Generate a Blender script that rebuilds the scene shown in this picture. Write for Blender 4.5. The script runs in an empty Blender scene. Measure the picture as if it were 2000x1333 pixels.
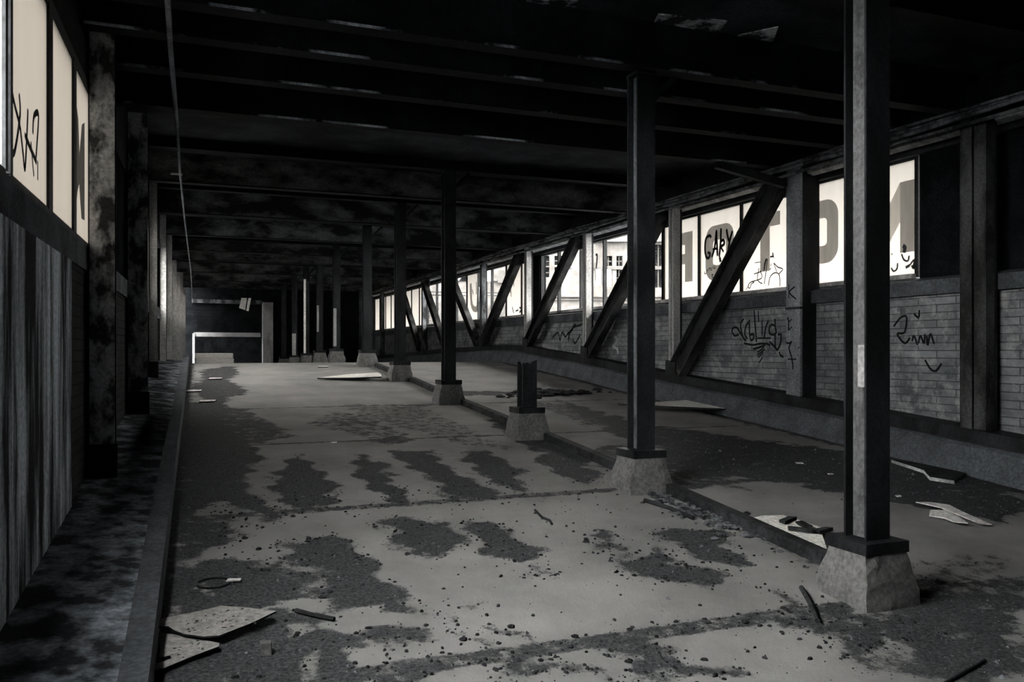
import bpy, bmesh, math, random
import numpy as np
from mathutils import Vector, Matrix
sc = bpy.context.scene
COL = sc.collection
random.seed(7)
rng = np.random.RandomState(11)

# ---------------------------------------------------------------- camera, sky, exposure
TH = math.radians(21.5)                       # the eye is the origin; +Y runs along the ramp, +X to the lettered windows
cam_d = bpy.data.cameras.new('camera')
cam_d.sensor_width = 36.0
cam_d.lens = 1650.0 / 2000.0 * 36.0
cam_d.shift_y = 18.5 / 2000.0
cam_d.clip_start = 0.05
cam_d.clip_end = 400.0
cam = bpy.data.objects.new('camera', cam_d)
cam.location = (0, 0, 0)
cam.rotation_euler = (math.radians(90), 0, -TH)
COL.objects.link(cam)
sc.camera = cam

SKY = 36.0
w = bpy.data.worlds.new('overcast_sky')
sc.world = w
w.use_nodes = True
wn = w.node_tree
wn.nodes.clear()
bg = wn.nodes.new('ShaderNodeBackground')
bg.inputs['Color'].default_value = (1.0, 0.985, 0.96, 1)
bg.inputs['Strength'].default_value = SKY
wo = wn.nodes.new('ShaderNodeOutputWorld')
wn.links.new(bg.outputs[0], wo.inputs[0])

vs = sc.view_settings
vs.view_transform = 'Standard'
vs.look = 'None'
vs.gamma = 1.0
vs.use_curve_mapping = False
vs.exposure = 0.95
sc.cycles.diffuse_bounces = 5
sc.cycles.max_bounces = 10
sc.cycles.transparent_max_bounces = 16

# ---------------------------------------------------------------- materials
def new_mat(name):
    m = bpy.data.materials.new(name)
    m.use_nodes = True
    m.node_tree.nodes.clear()
    return m, m.node_tree.nodes, m.node_tree.links

def ramp(N, L, src, p0, p1):
    r = N.new('ShaderNodeMapRange')
    r.inputs['From Min'].default_value = p0
    r.inputs['From Max'].default_value = p1
    L.new(src, r.inputs['Value'])
    return r.outputs['Result']

def noise(N, L, vec, scale, detail=5, rough=0.6):
    n = N.new('ShaderNodeTexNoise')
    n.inputs['Scale'].default_value = scale
    n.inputs['Detail'].default_value = detail
    n.inputs['Roughness'].default_value = rough
    L.new(vec, n.inputs['Vector'])
    return n.outputs['Fac']

def mixc(N, L, fac, a, b):
    m = N.new('ShaderNodeMix')
    m.data_type = 'RGBA'
    if isinstance(fac, (int, float)): m.inputs['Factor'].default_value = fac
    else: L.new(fac, m.inputs['Factor'])
    for key, v in (('A', a), ('B', b)):
        sock = [s for s in m.inputs if s.name == key and s.type == 'RGBA'][0]
        if isinstance(v, tuple): sock.default_value = v
        else: L.new(v, sock)
    return [s for s in m.outputs if s.type == 'RGBA'][0]

def g(v, cool=0.0):
    return (v * (1 - cool), v, v * (1 + 1.3 * cool), 1)

def position(N, L, scale=(1, 1, 1)):
    geo = N.new('ShaderNodeNewGeometry')
    mp = N.new('ShaderNodeMapping')
    mp.inputs['Scale'].default_value = scale
    L.new(geo.outputs['Position'], mp.inputs['Vector'])
    return mp.outputs[0]

def finish(m, N, L, col, rough=0.85, bump=None, bump_d=0.01, metal=0.0, spec=0.05):
    b = N.new('ShaderNodeBsdfPrincipled')
    if isinstance(col, tuple): b.inputs['Base Color'].default_value = col
    else: L.new(col, b.inputs['Base Color'])
    b.inputs['Roughness'].default_value = rough
    b.inputs['Metallic'].default_value = metal
    b.inputs['Specular IOR Level'].default_value = spec
    if bump is not None:
        bp = N.new('ShaderNodeBump')
        bp.inputs['Distance'].default_value = bump_d
        bp.inputs['Strength'].default_value = 0.8
        L.new(bump, bp.inputs['Height'])
        L.new(bp.outputs[0], b.inputs['Normal'])
    o = N.new('ShaderNodeOutputMaterial')
    L.new(b.outputs[0], o.inputs[0])
    return m

def weathered(name, dark, light, scale=4.0, lo=0.4, hi=0.6, stretch=(1, 1, 1), rough=0.85, bump_d=0.008, cool=0.07, fine=38.0, spec=0.08, metal=0.0):
    """worn surface: two tones broken up by noise, fine speckle and bump"""
    m, N, L = new_mat(name)
    v = position(N, L, stretch)
    f = ramp(N, L, noise(N, L, v, scale), lo, hi)
    c = mixc(N, L, f, g(dark, cool), g(light, cool))
    v2 = position(N, L)
    f2 = noise(N, L, v2, fine, 3)
    sp = ramp(N, L, f2, 0.35, 0.75)
    mul = mixc(N, L, sp, g(0.62), g(1.25))
    mm = N.new('ShaderNodeMix'); mm.data_type = 'RGBA'; mm.blend_type = 'MULTIPLY'; mm.inputs['Factor'].default_value = 1
    s = [x for x in mm.inputs if x.type == 'RGBA']
    L.new(c, s[0]); L.new(mul, s[1])
    c = [x for x in mm.outputs if x.type == 'RGBA'][0]
    return finish(m, N, L, c, rough, f2, bump_d, metal, spec)

def brick_mat(name, tone, dark, streaky=False):
    m, N, L = new_mat(name)
    geo = N.new('ShaderNodeNewGeometry')
    sx = N.new('ShaderNodeSeparateXYZ'); L.new(geo.outputs['Position'], sx.inputs[0])
    cx = N.new('ShaderNodeCombineXYZ')
    L.new(sx.outputs['Y'], cx.inputs['X']); L.new(sx.outputs['Z'], cx.inputs['Y'])
    br = N.new('ShaderNodeTexBrick')
    br.inputs['Scale'].default_value = 1.0
    br.inputs['Brick Width'].default_value = 0.46
    br.inputs['Row Height'].default_value = 0.078
    br.inputs['Mortar Size'].default_value = 0.006
    br.inputs['Mortar Smooth'].default_value = 0.3
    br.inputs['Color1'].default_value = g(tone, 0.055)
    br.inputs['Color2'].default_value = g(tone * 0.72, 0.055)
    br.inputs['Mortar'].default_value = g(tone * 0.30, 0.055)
    L.new(cx.outputs[0], br.inputs['Vector'])
    v = position(N, L, (1, 1, 1.4) if not streaky else (1, 6, 0.35))
    f = ramp(N, L, noise(N, L, v, 2.6, 7, .7), 0.36, 0.60)
    c = mixc(N, L, f, g(dark, 0.08), br.outputs['Color'])
    f3 = ramp(N, L, noise(N, L, position(N, L, (1, 1.3, 1.3)), 4.5, 7, .75), 0.50, 0.66)
    f3b = N.new('ShaderNodeMath'); f3b.operation = 'MULTIPLY'; f3b.inputs[1].default_value = 0.6
    L.new(f3, f3b.inputs[0])
    c = mixc(N, L, f3b.outputs[0], c, g(tone * 1.7, 0.01))
    # lines of the courses stay visible through dirt and whitewash
    mo = N.new('ShaderNodeMath'); mo.operation = 'MULTIPLY'; mo.inputs[1].default_value = 0.36
    L.new(br.outputs['Fac'], mo.inputs[0])
    c = mixc(N, L, mo.outputs[0], c, g(tone * 0.22, 0.055))
    h = N.new('ShaderNodeMath'); h.operation = 'SUBTRACT'; h.inputs[0].default_value = 1.0
    L.new(br.outputs['Fac'], h.inputs[1])
    return finish(m, N, L, c, 0.9, h.outputs[0], 0.012)

def floor_mat():
    m, N, L = new_mat('dusty_concrete_floor')
    at = N.new('ShaderNodeAttribute'); at.attribute_name = 'grit'
    v = position(N, L)
    n1 = noise(N, L, v, 9.0, 6, 0.7)
    n2 = noise(N, L, v, 55.0, 4, 0.7)
    n3 = noise(N, L, v, 1.3, 5, 0.6)
    a = N.new('ShaderNodeMath'); a.operation = 'MULTIPLY_ADD'; a.inputs[1].default_value = 1.5; a.inputs[2].default_value = -0.75
    L.new(n1, a.inputs[0])
    b = N.new('ShaderNodeMath'); b.operation = 'MULTIPLY_ADD'; b.inputs[1].default_value = 0.7; L.new(n2, b.inputs[0]); L.new(a.outputs[0], b.inputs[2])
    d = N.new('ShaderNodeMath'); d.operation = 'ADD'; L.new(b.outputs[0], d.inputs[0]); L.new(at.outputs['Fac'], d.inputs[1])
    f = ramp(N, L, d.outputs[0], 0.78, 1.02)
    dust = mixc(N, L, ramp(N, L, n3, 0.35, 0.65), g(0.14, 0.0), g(0.215, -0.005))
    grit = mixc(N, L, ramp(N, L, n2, 0.40, 0.72), g(0.016, 0.08), g(0.075, 0.05))
    c = mixc(N, L, f, dust, grit)
    # joints across the slab
    h = N.new('ShaderNodeMath'); h.operation = 'MULTIPLY_ADD'; h.inputs[1].default_value = 1.0
    L.new(n2, h.inputs[0]); L.new(f, h.inputs[2])
    return finish(m, N, L, c, 0.92, h.outputs[0], 0.006, spec=0.15)

def pane_coating(name, col, clear=0.0, streak=0.0):
    """paint or film on the inner face of a glazed pane: daylight glows through it"""
    m, N, L = new_mat(name)
    v = position(N, L, (1, 3, 0.5))
    f = ramp(N, L, noise(N, L, v, 3.0), 0.3, 0.7)
    c = mixc(N, L, f, tuple(x * (1 - streak) for x in col[:3]) + (1,), col)
    t = N.new('ShaderNodeBsdfTranslucent'); L.new(c, t.inputs[0])
    o = N.new('ShaderNodeOutputMaterial')
    if clear > 0:
        tr = N.new('ShaderNodeBsdfTransparent'); tr.inputs[0].default_value = (0.96, 0.95, 0.93, 1)
        mx = N.new('ShaderNodeMixShader'); mx.inputs[0].default_value = clear
        L.new(t.outputs[0], mx.inputs[1]); L.new(tr.outputs[0], mx.inputs[2]); L.new(mx.outputs[0], o.inputs[0])
    else:
        L.new(t.outputs[0], o.inputs[0])
    return m

def glass_mat(name, tint=(0.97, 0.97, 0.96, 1)):
    m, N, L = new_mat(name)
    tr = N.new('ShaderNodeBsdfTransparent'); tr.inputs[0].default_value = tint
    gl = N.new('ShaderNodeBsdfGlossy'); gl.inputs['Roughness'].default_value = 0.05
    mx = N.new('ShaderNodeMixShader'); mx.inputs[0].default_value = 0.06; L.new(tr.outputs[0], mx.inputs[1]); L.new(gl.outputs[0], mx.inputs[2])
    o = N.new('ShaderNodeOutputMaterial'); L.new(mx.outputs[0], o.inputs[0])
    return m

M = {}
M['floor'] = floor_mat()
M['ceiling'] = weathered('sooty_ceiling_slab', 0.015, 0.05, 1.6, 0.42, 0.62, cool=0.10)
M['peeling'] = weathered('pale_peeling_plaster', 0.02, 0.55, 5.0, 0.46, 0.60, cool=0.03)
M['steel'] = weathered('dark_rusty_steel', 0.008, 0.022, 3.5, 0.42, 0.62, (1, 1, 0.4), 0.6, 0.004, 0.10)
M['steel_worn'] = weathered('worn_painted_steel', 0.018, 0.13, 4.5, 0.40, 0.58, (1, 1, 0.45), 0.7, 0.004, 0.07)
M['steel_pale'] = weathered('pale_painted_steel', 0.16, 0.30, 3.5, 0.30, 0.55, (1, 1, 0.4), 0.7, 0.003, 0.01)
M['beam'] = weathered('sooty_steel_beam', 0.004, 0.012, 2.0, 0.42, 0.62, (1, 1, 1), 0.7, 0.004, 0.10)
M['edge'] = weathered('beam_edge_highlight', 0.006, 0.45, 1.4, 0.50, 0.62, (1, 1, 1), 0.6, 0.003, 0.07)
M['concrete'] = weathered('pale_cast_concrete', 0.075, 0.135, 5.0, 0.30, 0.60, (1, 1, 0.5), 0.9, 0.010, 0.01)
M['concrete_dark'] = weathered('grimy_concrete', 0.035, 0.085, 3.0, 0.35, 0.65, (1, 1, 1), 0.9, 0.010, 0.10)
M['kerb'] = weathered('worn_kerb_concrete', 0.05, 0.095, 4.0, 0.30, 0.65, (1, 1, 1), 0.9, 0.008, 0.10)
M['brick'] = brick_mat('grimy_brick', 0.19, 0.07)
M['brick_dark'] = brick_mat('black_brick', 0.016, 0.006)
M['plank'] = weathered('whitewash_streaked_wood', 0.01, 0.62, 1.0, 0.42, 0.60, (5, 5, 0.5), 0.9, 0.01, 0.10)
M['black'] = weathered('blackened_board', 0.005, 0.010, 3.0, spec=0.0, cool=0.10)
M['frame'] = weathered('dark_window_frame', 0.015, 0.028, 6.0, rough=0.6, bump_d=0.002)
M['frame_pale'] = weathered('pale_window_sill_trim', 0.22, 0.42, 6.0, rough=0.8, bump_d=0.003, cool=0.01)  # pale tone paints the lit lines along sill and head ledge
M['glass'] = glass_mat('clear_window_glass')
M['grimy_glass'] = glass_mat('grimy_window_glass', (0.58, 0.575, 0.56, 1))
M['frosted'] = pane_coating('milky_pane_coating', (0.050, 0.0467, 0.0424, 1), 0.0, 0.10)
M['frosted_thick'] = pane_coating('thick_milky_pane_coating', (0.0165, 0.0149, 0.0128, 1), 0.0, 0.10)
M['dusty'] = pane_coating('thin_dust_on_glass', (0.030, 0.0285, 0.027, 1), 0.70, 0.15)
M['cleanish'] = pane_coating('light_dust_on_glass', (0.030, 0.0285, 0.027, 1), 0.94, 0.15)
M['letter'] = pane_coating('grey_letter_paint', (0.25, 0.247, 0.24, 1), 0.0, 0.22)
M['letter_dark'] = pane_coating('dark_letter_paint', (0.10, 0.102, 0.105, 1), 0.0, 0.15)
M['letter_faint'] = pane_coating('faded_letter_paint', (0.42, 0.41, 0.39, 1), 0.0, 0.15)
M['spray'] = weathered('black_spray_paint', 0.006, 0.012, 8.0, bump_d=0.0005)
M['spray_grey'] = weathered('grey_spray_paint', 0.04, 0.08, 8.0, bump_d=0.0005)
M['spray_white'] = weathered('white_spray_paint', 0.3, 0.4, 8.0, bump_d=0.0005)
M['peel'] = weathered('blistered_post_paint', 0.015, 0.20, 7.0, 0.44, 0.56, (1, 1, 0.6), 0.8, 0.006, 0.03)
M['hardboard'] = weathered('speckled_hardboard', 0.16, 0.24, 5.0, 0.25, 0.6, bump_d=0.002, cool=-0.02)
M['web_paint'] = weathered('grey_web_paint', 0.018, 0.085, 6.0, 0.33, 0.46, (1, 1, 0.35), 0.75, 0.003, 0.03)
M['peel_near'] = weathered('blistered_pale_post_paint', 0.06, 0.62, 7.0, 0.42, 0.56, (1, 1, 0.6), 0.8, 0.006, 0.03)
M['rail'] = weathered('pale_kerb_rail_paint', 0.045, 0.085, 4.0, 0.3, 0.65, (1, 1, 1), 0.9, 0.005, 0.10)
M['dirt_walk'] = weathered('rubbly_walkway_dirt', 0.03, 0.36, 5.0, 0.45, 0.68, cool=0.10)
M['diag'] = weathered('sooty_brace_paint', 0.012, 0.055, 3.0, 0.42, 0.62, (1, 1, 0.5), 0.7, 0.004, 0.03)
M['lit_side_and_conduit'] = weathered('grey_lit_side_and_conduit', 0.12, 0.24, 3.0, 0.35, 0.65, (1, 1, 0.5), 0.9, 0.006, 0.07)
M['girder'] = weathered('lit_girder_face', 0.008, 0.11, 1.6, 0.42, 0.66, (1, 1, 2.2), 0.9, 0.006, 0.03)
M['board'] = weathered('pale_hardboard', 0.58, 0.74, 5.0, 0.25, 0.6, bump_d=0.002, cool=-0.02)
M['board_edge'] = weathered('dark_board_edge', 0.015, 0.03, 8.0)
M['dirt'] = weathered('black_grit', 0.015, 0.05, 9.0)
M['gravel'] = weathered('mixed_gravel', 0.02, 0.20, 14.0, 0.40, 0.70)
M['asphalt'] = weathered('broken_asphalt', 0.010, 0.035, 9.0)
M['paper'] = weathered('dirty_white_paper', 0.50, 0.66, 9.0, bump_d=0.002, cool=-0.01)
M['timber'] = weathered('dark_wet_timber', 0.012, 0.035, 6.0, (0.4), 0.6, bump_d=0.004)
M['rubber'] = weathered('old_black_rubber', 0.010, 0.02, 9.0, rough=0.7)
M['facade'] = weathered('pale_rendered_facade', 0.062, 0.075, 0.4, 0.35, 0.65, rough=0.9, bump_d=0.005, cool=-0.02, fine=3.0)
M['facade_grey'] = weathered('grey_rendered_wall', 0.045, 0.055, 0.5, 0.35, 0.65, rough=0.9, bump_d=0.005, cool=-0.01, fine=3.0)
M['facade_glass'] = weathered('dark_facade_glazing', 0.002, 0.010, 2.0, rough=0.9, bump_d=0.001, spec=0.0)
M['ground'] = weathered('pale_road_and_yard', 0.10, 0.15, 0.15, 0.35, 0.65, fine=2.0, bump_d=0.01)

# ---------------------------------------------------------------- mesh helpers
class MB:
    """gathers boxes, prisms, tubes and ribbons, then links them as ONE mesh object"""
    def __init__(s): s.v = []; s.f = []; s.mi = []
    def add(s, vs, fs, mi=0):
        o = len(s.v); s.v += [tuple(p) for p in vs]
        s.f += [tuple(i + o for i in f) for f in fs]; s.mi += [mi] * len(fs)
        return s
    def box(s, x0, x1, y0, y1, z0, z1, mi=0):
        vs = [(x, y, z) for z in (z0, z1) for y in (y0, y1) for x in (x0, x1)]
        return s.add(vs, [(0, 2, 3, 1), (4, 5, 7, 6), (0, 1, 5, 4), (2, 6, 7, 3), (0, 4, 6, 2), (1, 3, 7, 5)], mi)
    def hexa(s, bot, top, mi=0):
        """8 corners: two quads counter-clockwise seen from above"""
        return s.add(list(bot) + list(top), [(3, 2, 1, 0), (4, 5, 6, 7), (0, 1, 5, 4), (1, 2, 6, 5), (2, 3, 7, 6), (3, 0, 4, 7)], mi)
    def bar(s, a, b, wdt, dep, up=(0, 0, 1), mi=0):
        a, b = Vector(a), Vector(b); d = (b - a).normalized()
        sd = d.cross(Vector(up)); sd = sd.normalized() if sd.length > 1e-5 else Vector((1, 0, 0))
        u = sd.cross(d).normalized()
        sd *= wdt / 2; u *= dep / 2
        q = lambda p: [p - sd - u, p + sd - u, p + sd + u, p - sd + u]
        return s.hexa(q(a), q(b), mi)
    def prism(s, poly, fn0, fn1, mi=0):
        n = len(poly)
        vs = [fn0(p) for p in poly] + [fn1(p) for p in poly]
        fs = [tuple(range(n))[::-1], tuple(range(n, 2 * n))] + [(i, (i + 1) % n, n + (i + 1) % n, n + i) for i in range(n)]
        return s.add(vs, fs, mi)
    def tube(s, path, r, n=8, mi=0):
        path = [Vector(p) for p in path]; rings = []
        for i, p in enumerate(path):
            d = (path[min(i + 1, len(path) - 1)] - path[max(i - 1, 0)]).normalized()
            a = d.cross(Vector((0, 0, 1))) if abs(d.z) < 0.95 else d.cross(Vector((1, 0, 0)))
            a.normalize(); b = d.cross(a)
            rr = r[i] if isinstance(r, (list, tuple)) else r
            rings.append([p + (a * math.cos(t) + b * math.sin(t)) * rr for t in [2 * math.pi * k / n for k in range(n)]])
        vs = [q for ring in rings for q in ring]; fs = []
        for i in range(len(path) - 1):
            for k in range(n):
                fs.append((i * n + k, i * n + (k + 1) % n, (i + 1) * n + (k + 1) % n, (i + 1) * n + k))
        fs += [tuple(range(n))[::-1], tuple(range((len(path) - 1) * n, len(path) * n))]
        return s.add(vs, fs, mi)
    def ribbon(s, pts, width, fn, mi=0):
        """sprayed stroke: a smooth curve of some width on the surface fn(u, v)"""
        P = [Vector((p[0], p[1])) for p in pts]
        if len(P) > 2:
            Q = []
            for i in range(len(P) - 1):
                p0, p1, p2, p3 = P[max(i - 1, 0)], P[i], P[i + 1], P[min(i + 2, len(P) - 1)]
                for k in range(5):
                    t = k / 5
                    Q.append(0.5 * ((2 * p1) + (p2 - p0) * t + (2 * p0 - 5 * p1 + 4 * p2 - p3) * t * t + (3 * p1 - p0 - 3 * p2 + p3) * t ** 3))
            Q.append(P[-1]); P = Q
        vs = []
        for i, p in enumerate(P):
            d = P[min(i + 1, len(P) - 1)] - P[max(i - 1, 0)]
            d = d.normalized() if d.length > 1e-6 else Vector((1, 0))
            nrm = Vector((-d.y, d.x)) * width / 2
            e = 0.75 if i in (0, len(P) - 1) else 1
            vs += [fn(*(p + nrm * e)), fn(*(p - nrm * e))]
        fs = [(2 * i, 2 * i + 1, 2 * i + 3, 2 * i + 2) for i in range(len(P) - 1)]
        return s.add(vs, fs, mi)
    def build(s, name, mats, parent=None, loc=None, smooth=False, bevel=0.0, kind=None):
        me = bpy.data.meshes.new(name)
        if loc is None: loc = parent['base'] if parent is not None and 'base' in parent else (0, 0, 0)
        lx, ly, lz = loc
        me.from_pydata([(p[0] - lx, p[1] - ly, p[2] - lz) for p in s.v], [], s.f)
        for m in (mats if isinstance(mats, (list, tuple)) else [mats]): me.materials.append(M[m] if isinstance(m, str) else m)
        me.polygons.foreach_set('material_index', s.mi)
        bm = bmesh.new(); bm.from_mesh(me)
        if bevel > 0 or smooth or True:
            bmesh.ops.recalc_face_normals(bm, faces=bm.faces)
        bm.to_mesh(me); bm.free()
        if smooth: me.polygons.foreach_set('use_smooth', [True] * len(me.polygons))
        me.update()
        o = bpy.data.objects.new(name, me); COL.objects.link(o)
        if parent is not None: o.parent = parent
        else: o.location = loc
        if bevel > 0:
            md = o.modifiers.new('bevel', 'BEVEL'); md.width = bevel; md.segments = 2; md.limit_method = 'ANGLE'
        if kind: o['kind'] = kind
        return o

_base = {}
def thing(name, label, cat, base, group=None):
    o = bpy.data.objects.new(name, None); COL.objects.link(o)
    o.location = base; o.empty_display_size = 0.2
    o['label'] = label; o['category'] = cat
    if group: o['group'] = group
    _base[o.name] = tuple(base)
    return o
def part(mb, name, mats, parent, label=None, **k):
    o = mb.build(name, mats, parent, loc=_base.get(parent.name, (0, 0, 0)), **k)
    if label: o['label'] = label
    return o
def sub(mb, name, mats, parent, root, label=None, **k):
    o = mb.build(name, mats, parent, loc=_base.get(root.name, (0, 0, 0)), **k)
    if label: o['label'] = label
    return o
def tag(o, label, cat, group=None):
    o['label'] = label; o['category'] = cat
    if group: o['group'] = group
    return o
def struct(name, mb, mats, **k):
    return mb.build(name, mats, None, kind='structure', **k)

FY = [-8, 0, 3.39, 5.81, 8.23, 11.08, 13.86, 16.57, 17.6, 19.0, 20.3, 23, 25.5, 30, 46.0]
FZ = [-2.35, -1.66, -1.36, -1.14, -.95, -.75, -.525, -.33, -.262, -.27, -.305, -.345, -.43, -.55, -1.0]
def fz(y): return float(np.interp(y, FY, FZ))
def xl(y): return -0.815 + 0.028 * y                  # inner face of the wall on the near side
XR = 7.4                                              # glazing plane of the lettered windows
STAINS = [(0.95, [(0.092, 11.735), (0.508, 11.911), (0.62, 9.221), (0.658, 7.834), (0.507, 6.701), (0.638, 5.989), (0.54, 5.845), (0.395, 6.125), (0.168, 6.328), (0.096, 5.199), (-0.039, 4.974), (-0.065, 6.25), (-0.022, 8.486)]), (0.7, [(0.185, 11.72), (0.782, 11.16), (1.102, 9.112), (0.792, 8.568), (0.43, 8.948)]), (1.0, [(0.809, 7.798), (1.063, 8.023), (1.102, 6.808), (1.052, 6.162), (0.788, 5.948), (0.7, 6.568)]), (0.55, [(1.776, 10.978), (2.191, 10.427), (2.302, 8.843), (1.949, 8.295), (1.721, 8.973), (1.351, 9.768)]), (1.0, [(1.501, 7.823), (1.686, 7.474), (1.652, 6.76), (1.672, 6.15), (1.485, 6.0), (1.389, 6.609)]), (1.0, [(1.86, 7.913), (2.321, 7.936), (2.217, 6.811), (2.275, 6.154), (1.925, 6.035), (1.914, 6.693), (1.832, 7.217)]), (0.9, [(2.5, 7.842), (2.829, 7.873), (2.759, 6.882), (2.573, 5.992), (2.453, 6.227), (2.419, 6.862)]), (0.85, [(3.178, 7.529), (3.715, 7.615), (3.469, 6.6), (3.116, 6.198), (2.987, 6.517)]), (0.8, [(1.897, 8.769), (2.248, 8.854), (2.206, 8.476), (1.876, 8.431)]), (0.8, [(0.439, 16.565), (1.102, 17.081), (0.804, 14.289), (0.906, 12.938), (0.561, 11.658), (0.247, 11.71), (0.176, 13.341)]), (0.8, [(3.671, 10.62), (3.211, 8.009), (3.343, 6.959), (3.587, 7.133), (3.721, 8.524), (3.874, 10.58)]), (0.5, [(1.984, 11.421), (3.139, 11.228), (3.055, 8.344), (3.209, 7.732), (2.648, 8.135), (2.251, 9.577)]), (1.0, [(0.573, 5.247), (0.721, 5.441), (0.916, 5.488), (0.966, 5.278), (1.005, 5.038), (1.037, 4.738), (1.002, 4.522), (1.076, 4.261), (1.083, 4.101), (0.959, 4.168), (0.784, 4.221), (0.708, 4.243), (0.738, 4.493), (0.693, 4.759), (0.57, 4.99)]), (1.0, [(1.273, 5.605), (1.442, 5.645), (1.661, 5.393), (1.63, 5.144), (1.493, 4.992), (1.51, 4.81), (1.432, 4.789), (1.319, 4.995), (1.293, 5.236)]), (1.0, [(1.811, 5.407), (2.041, 5.4), (2.033, 5.084), (2.117, 4.866), (1.972, 4.636), (1.804, 4.62), (1.683, 4.848), (1.744, 5.113)]), (0.8, [(2.457, 4.968), (2.623, 5.027), (2.571, 4.739), (2.415, 4.69)]), (0.9, [(2.506, 4.618), (2.748, 4.643), (2.771, 4.41), (2.888, 4.128), (2.735, 3.909), (2.555, 3.997), (2.489, 4.204), (2.417, 4.343)]), (0.9, [(3.019, 4.92), (3.407, 4.869), (3.357, 4.521), (3.23, 4.237), (3.009, 4.3), (2.933, 4.408), (2.97, 4.727)]), (1.0, [(-0.104, 5.142), (0.409, 5.037), (0.566, 4.952), (0.666, 4.656), (0.687, 4.475), (0.514, 4.395), (0.492, 4.308), (0.348, 4.291), (-0.09, 4.422)]), (0.95, [(-0.09, 4.452), (0.351, 4.32), (0.714, 4.211), (0.683, 3.964), (0.794, 3.877), (0.765, 3.734), (0.727, 3.698), (0.757, 3.551), (0.845, 3.502), (0.954, 3.535), (0.999, 3.475), (0.963, 3.352), (-0.075, 3.68)]), (1.0, [(0.938, 3.886), (1.034, 3.83), (1.111, 3.677), (0.983, 3.643), (0.809, 3.795), (0.81, 3.898)]), (1.0, [(1.392, 3.776), (1.478, 3.668), (1.481, 3.589), (1.378, 3.646)]), (0.75, [(1.847, 4.546), (1.987, 4.467), (1.943, 4.304), (1.812, 4.324)]), (0.8, [(1.296, 4.13), (1.418, 4.159), (1.367, 4.047)]), (0.85, [(1.149, 4.081), (1.178, 4.057), (1.226, 3.798), (1.276, 3.552), (1.243, 3.55), (1.19, 3.756)]), (0.95, [(1.855, 3.398), (2.025, 3.422), (2.05, 3.263), (2.134, 3.119), (2.198, 2.961), (1.823, 3.08), (1.877, 3.269)]), (0.85, [(1.318, 3.375), (1.394, 3.352), (1.669, 3.198), (1.73, 3.109), (1.271, 3.255)]), (0.5, [(1.39, 3.422), (1.613, 3.352), (1.541, 3.316), (1.365, 3.361)]), (0.75, [(2.986, 3.773), (3.057, 3.458), (3.241, 3.334), (3.37, 3.229), (2.904, 2.956), (2.882, 3.19), (2.813, 3.398)]), (0.8, [(3.242, 3.301), (3.982, 3.56), (4.646, 3.537), (3.392, 2.582), (2.869, 2.748)]), (0.85, [(4.335, 7.473), (5.69, 8.089), (6.448, 6.987), (6.623, 6.408), (6.807, 5.182), (5.675, 4.321), (5.2, 5.082), (5.028, 5.448), (4.729, 5.976), (4.088, 6.34)]), (0.7, [(3.766, 7.604), (4.265, 7.772), (4.445, 6.808), (4.401, 5.69), (4.169, 5.927), (3.647, 5.88)]), (0.8, [(5.243, 12.011), (5.195, 10.331), (5.383, 8.913), (5.957, 7.701), (4.813, 6.841), (4.514, 8.345)]), (1, [(3.987, 12.503), (4.852, 12.318), (4.714, 11.968), (3.857, 12.095)]), (0.6, [(4.542, 11.531), (5.072, 10.893), (4.942, 9.007), (4.479, 8.907), (4.562, 10.451)]), (0.9, [(-0.104, 4.992), (0.108, 5.104), (0.115, 4.341), (-0.045, 4.294), (-0.106, 4.54)]), (0.75, [(-0.051, 6.459), (0.26, 6.093), (0.406, 5.794), (0.35, 5.422), (0.193, 5.171), (-0.038, 4.891)]), (0.8, [(-0.128, 12.264), (0.561, 11.658), (0.556, 8.623), (-0.084, 8.012)]), (0.5, [(3.619, 3.922), (4.263, 3.925), (5.11, 3.89), (3.392, 2.582), (2.74, 2.789), (3.018, 3.271)])]
HOLES = [[(0.727, 3.698), (0.829, 3.789), (0.897, 3.717), (0.923, 3.613), (0.847, 3.511), (0.757, 3.551)], [(0.839, 4.205), (0.941, 4.3), (0.952, 4.14), (0.857, 4.124)], [(0.521, 4.457), (0.658, 4.518), (0.705, 4.436), (0.686, 4.25), (0.613, 4.211), (0.525, 4.298)], [(0.701, 4.069), (0.768, 4.135), (0.832, 4.058), (0.795, 3.93), (0.709, 3.93)], [(0.061, 4.831), (0.12, 4.886), (0.149, 4.666), (0.069, 4.59)], [(0.495, 3.968), (0.579, 4.05), (0.634, 3.926), (0.605, 3.808), (0.512, 3.862)], [(0.448, 3.67), (0.509, 3.696), (0.527, 3.622), (0.5, 3.566), (0.449, 3.603)]]
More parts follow.
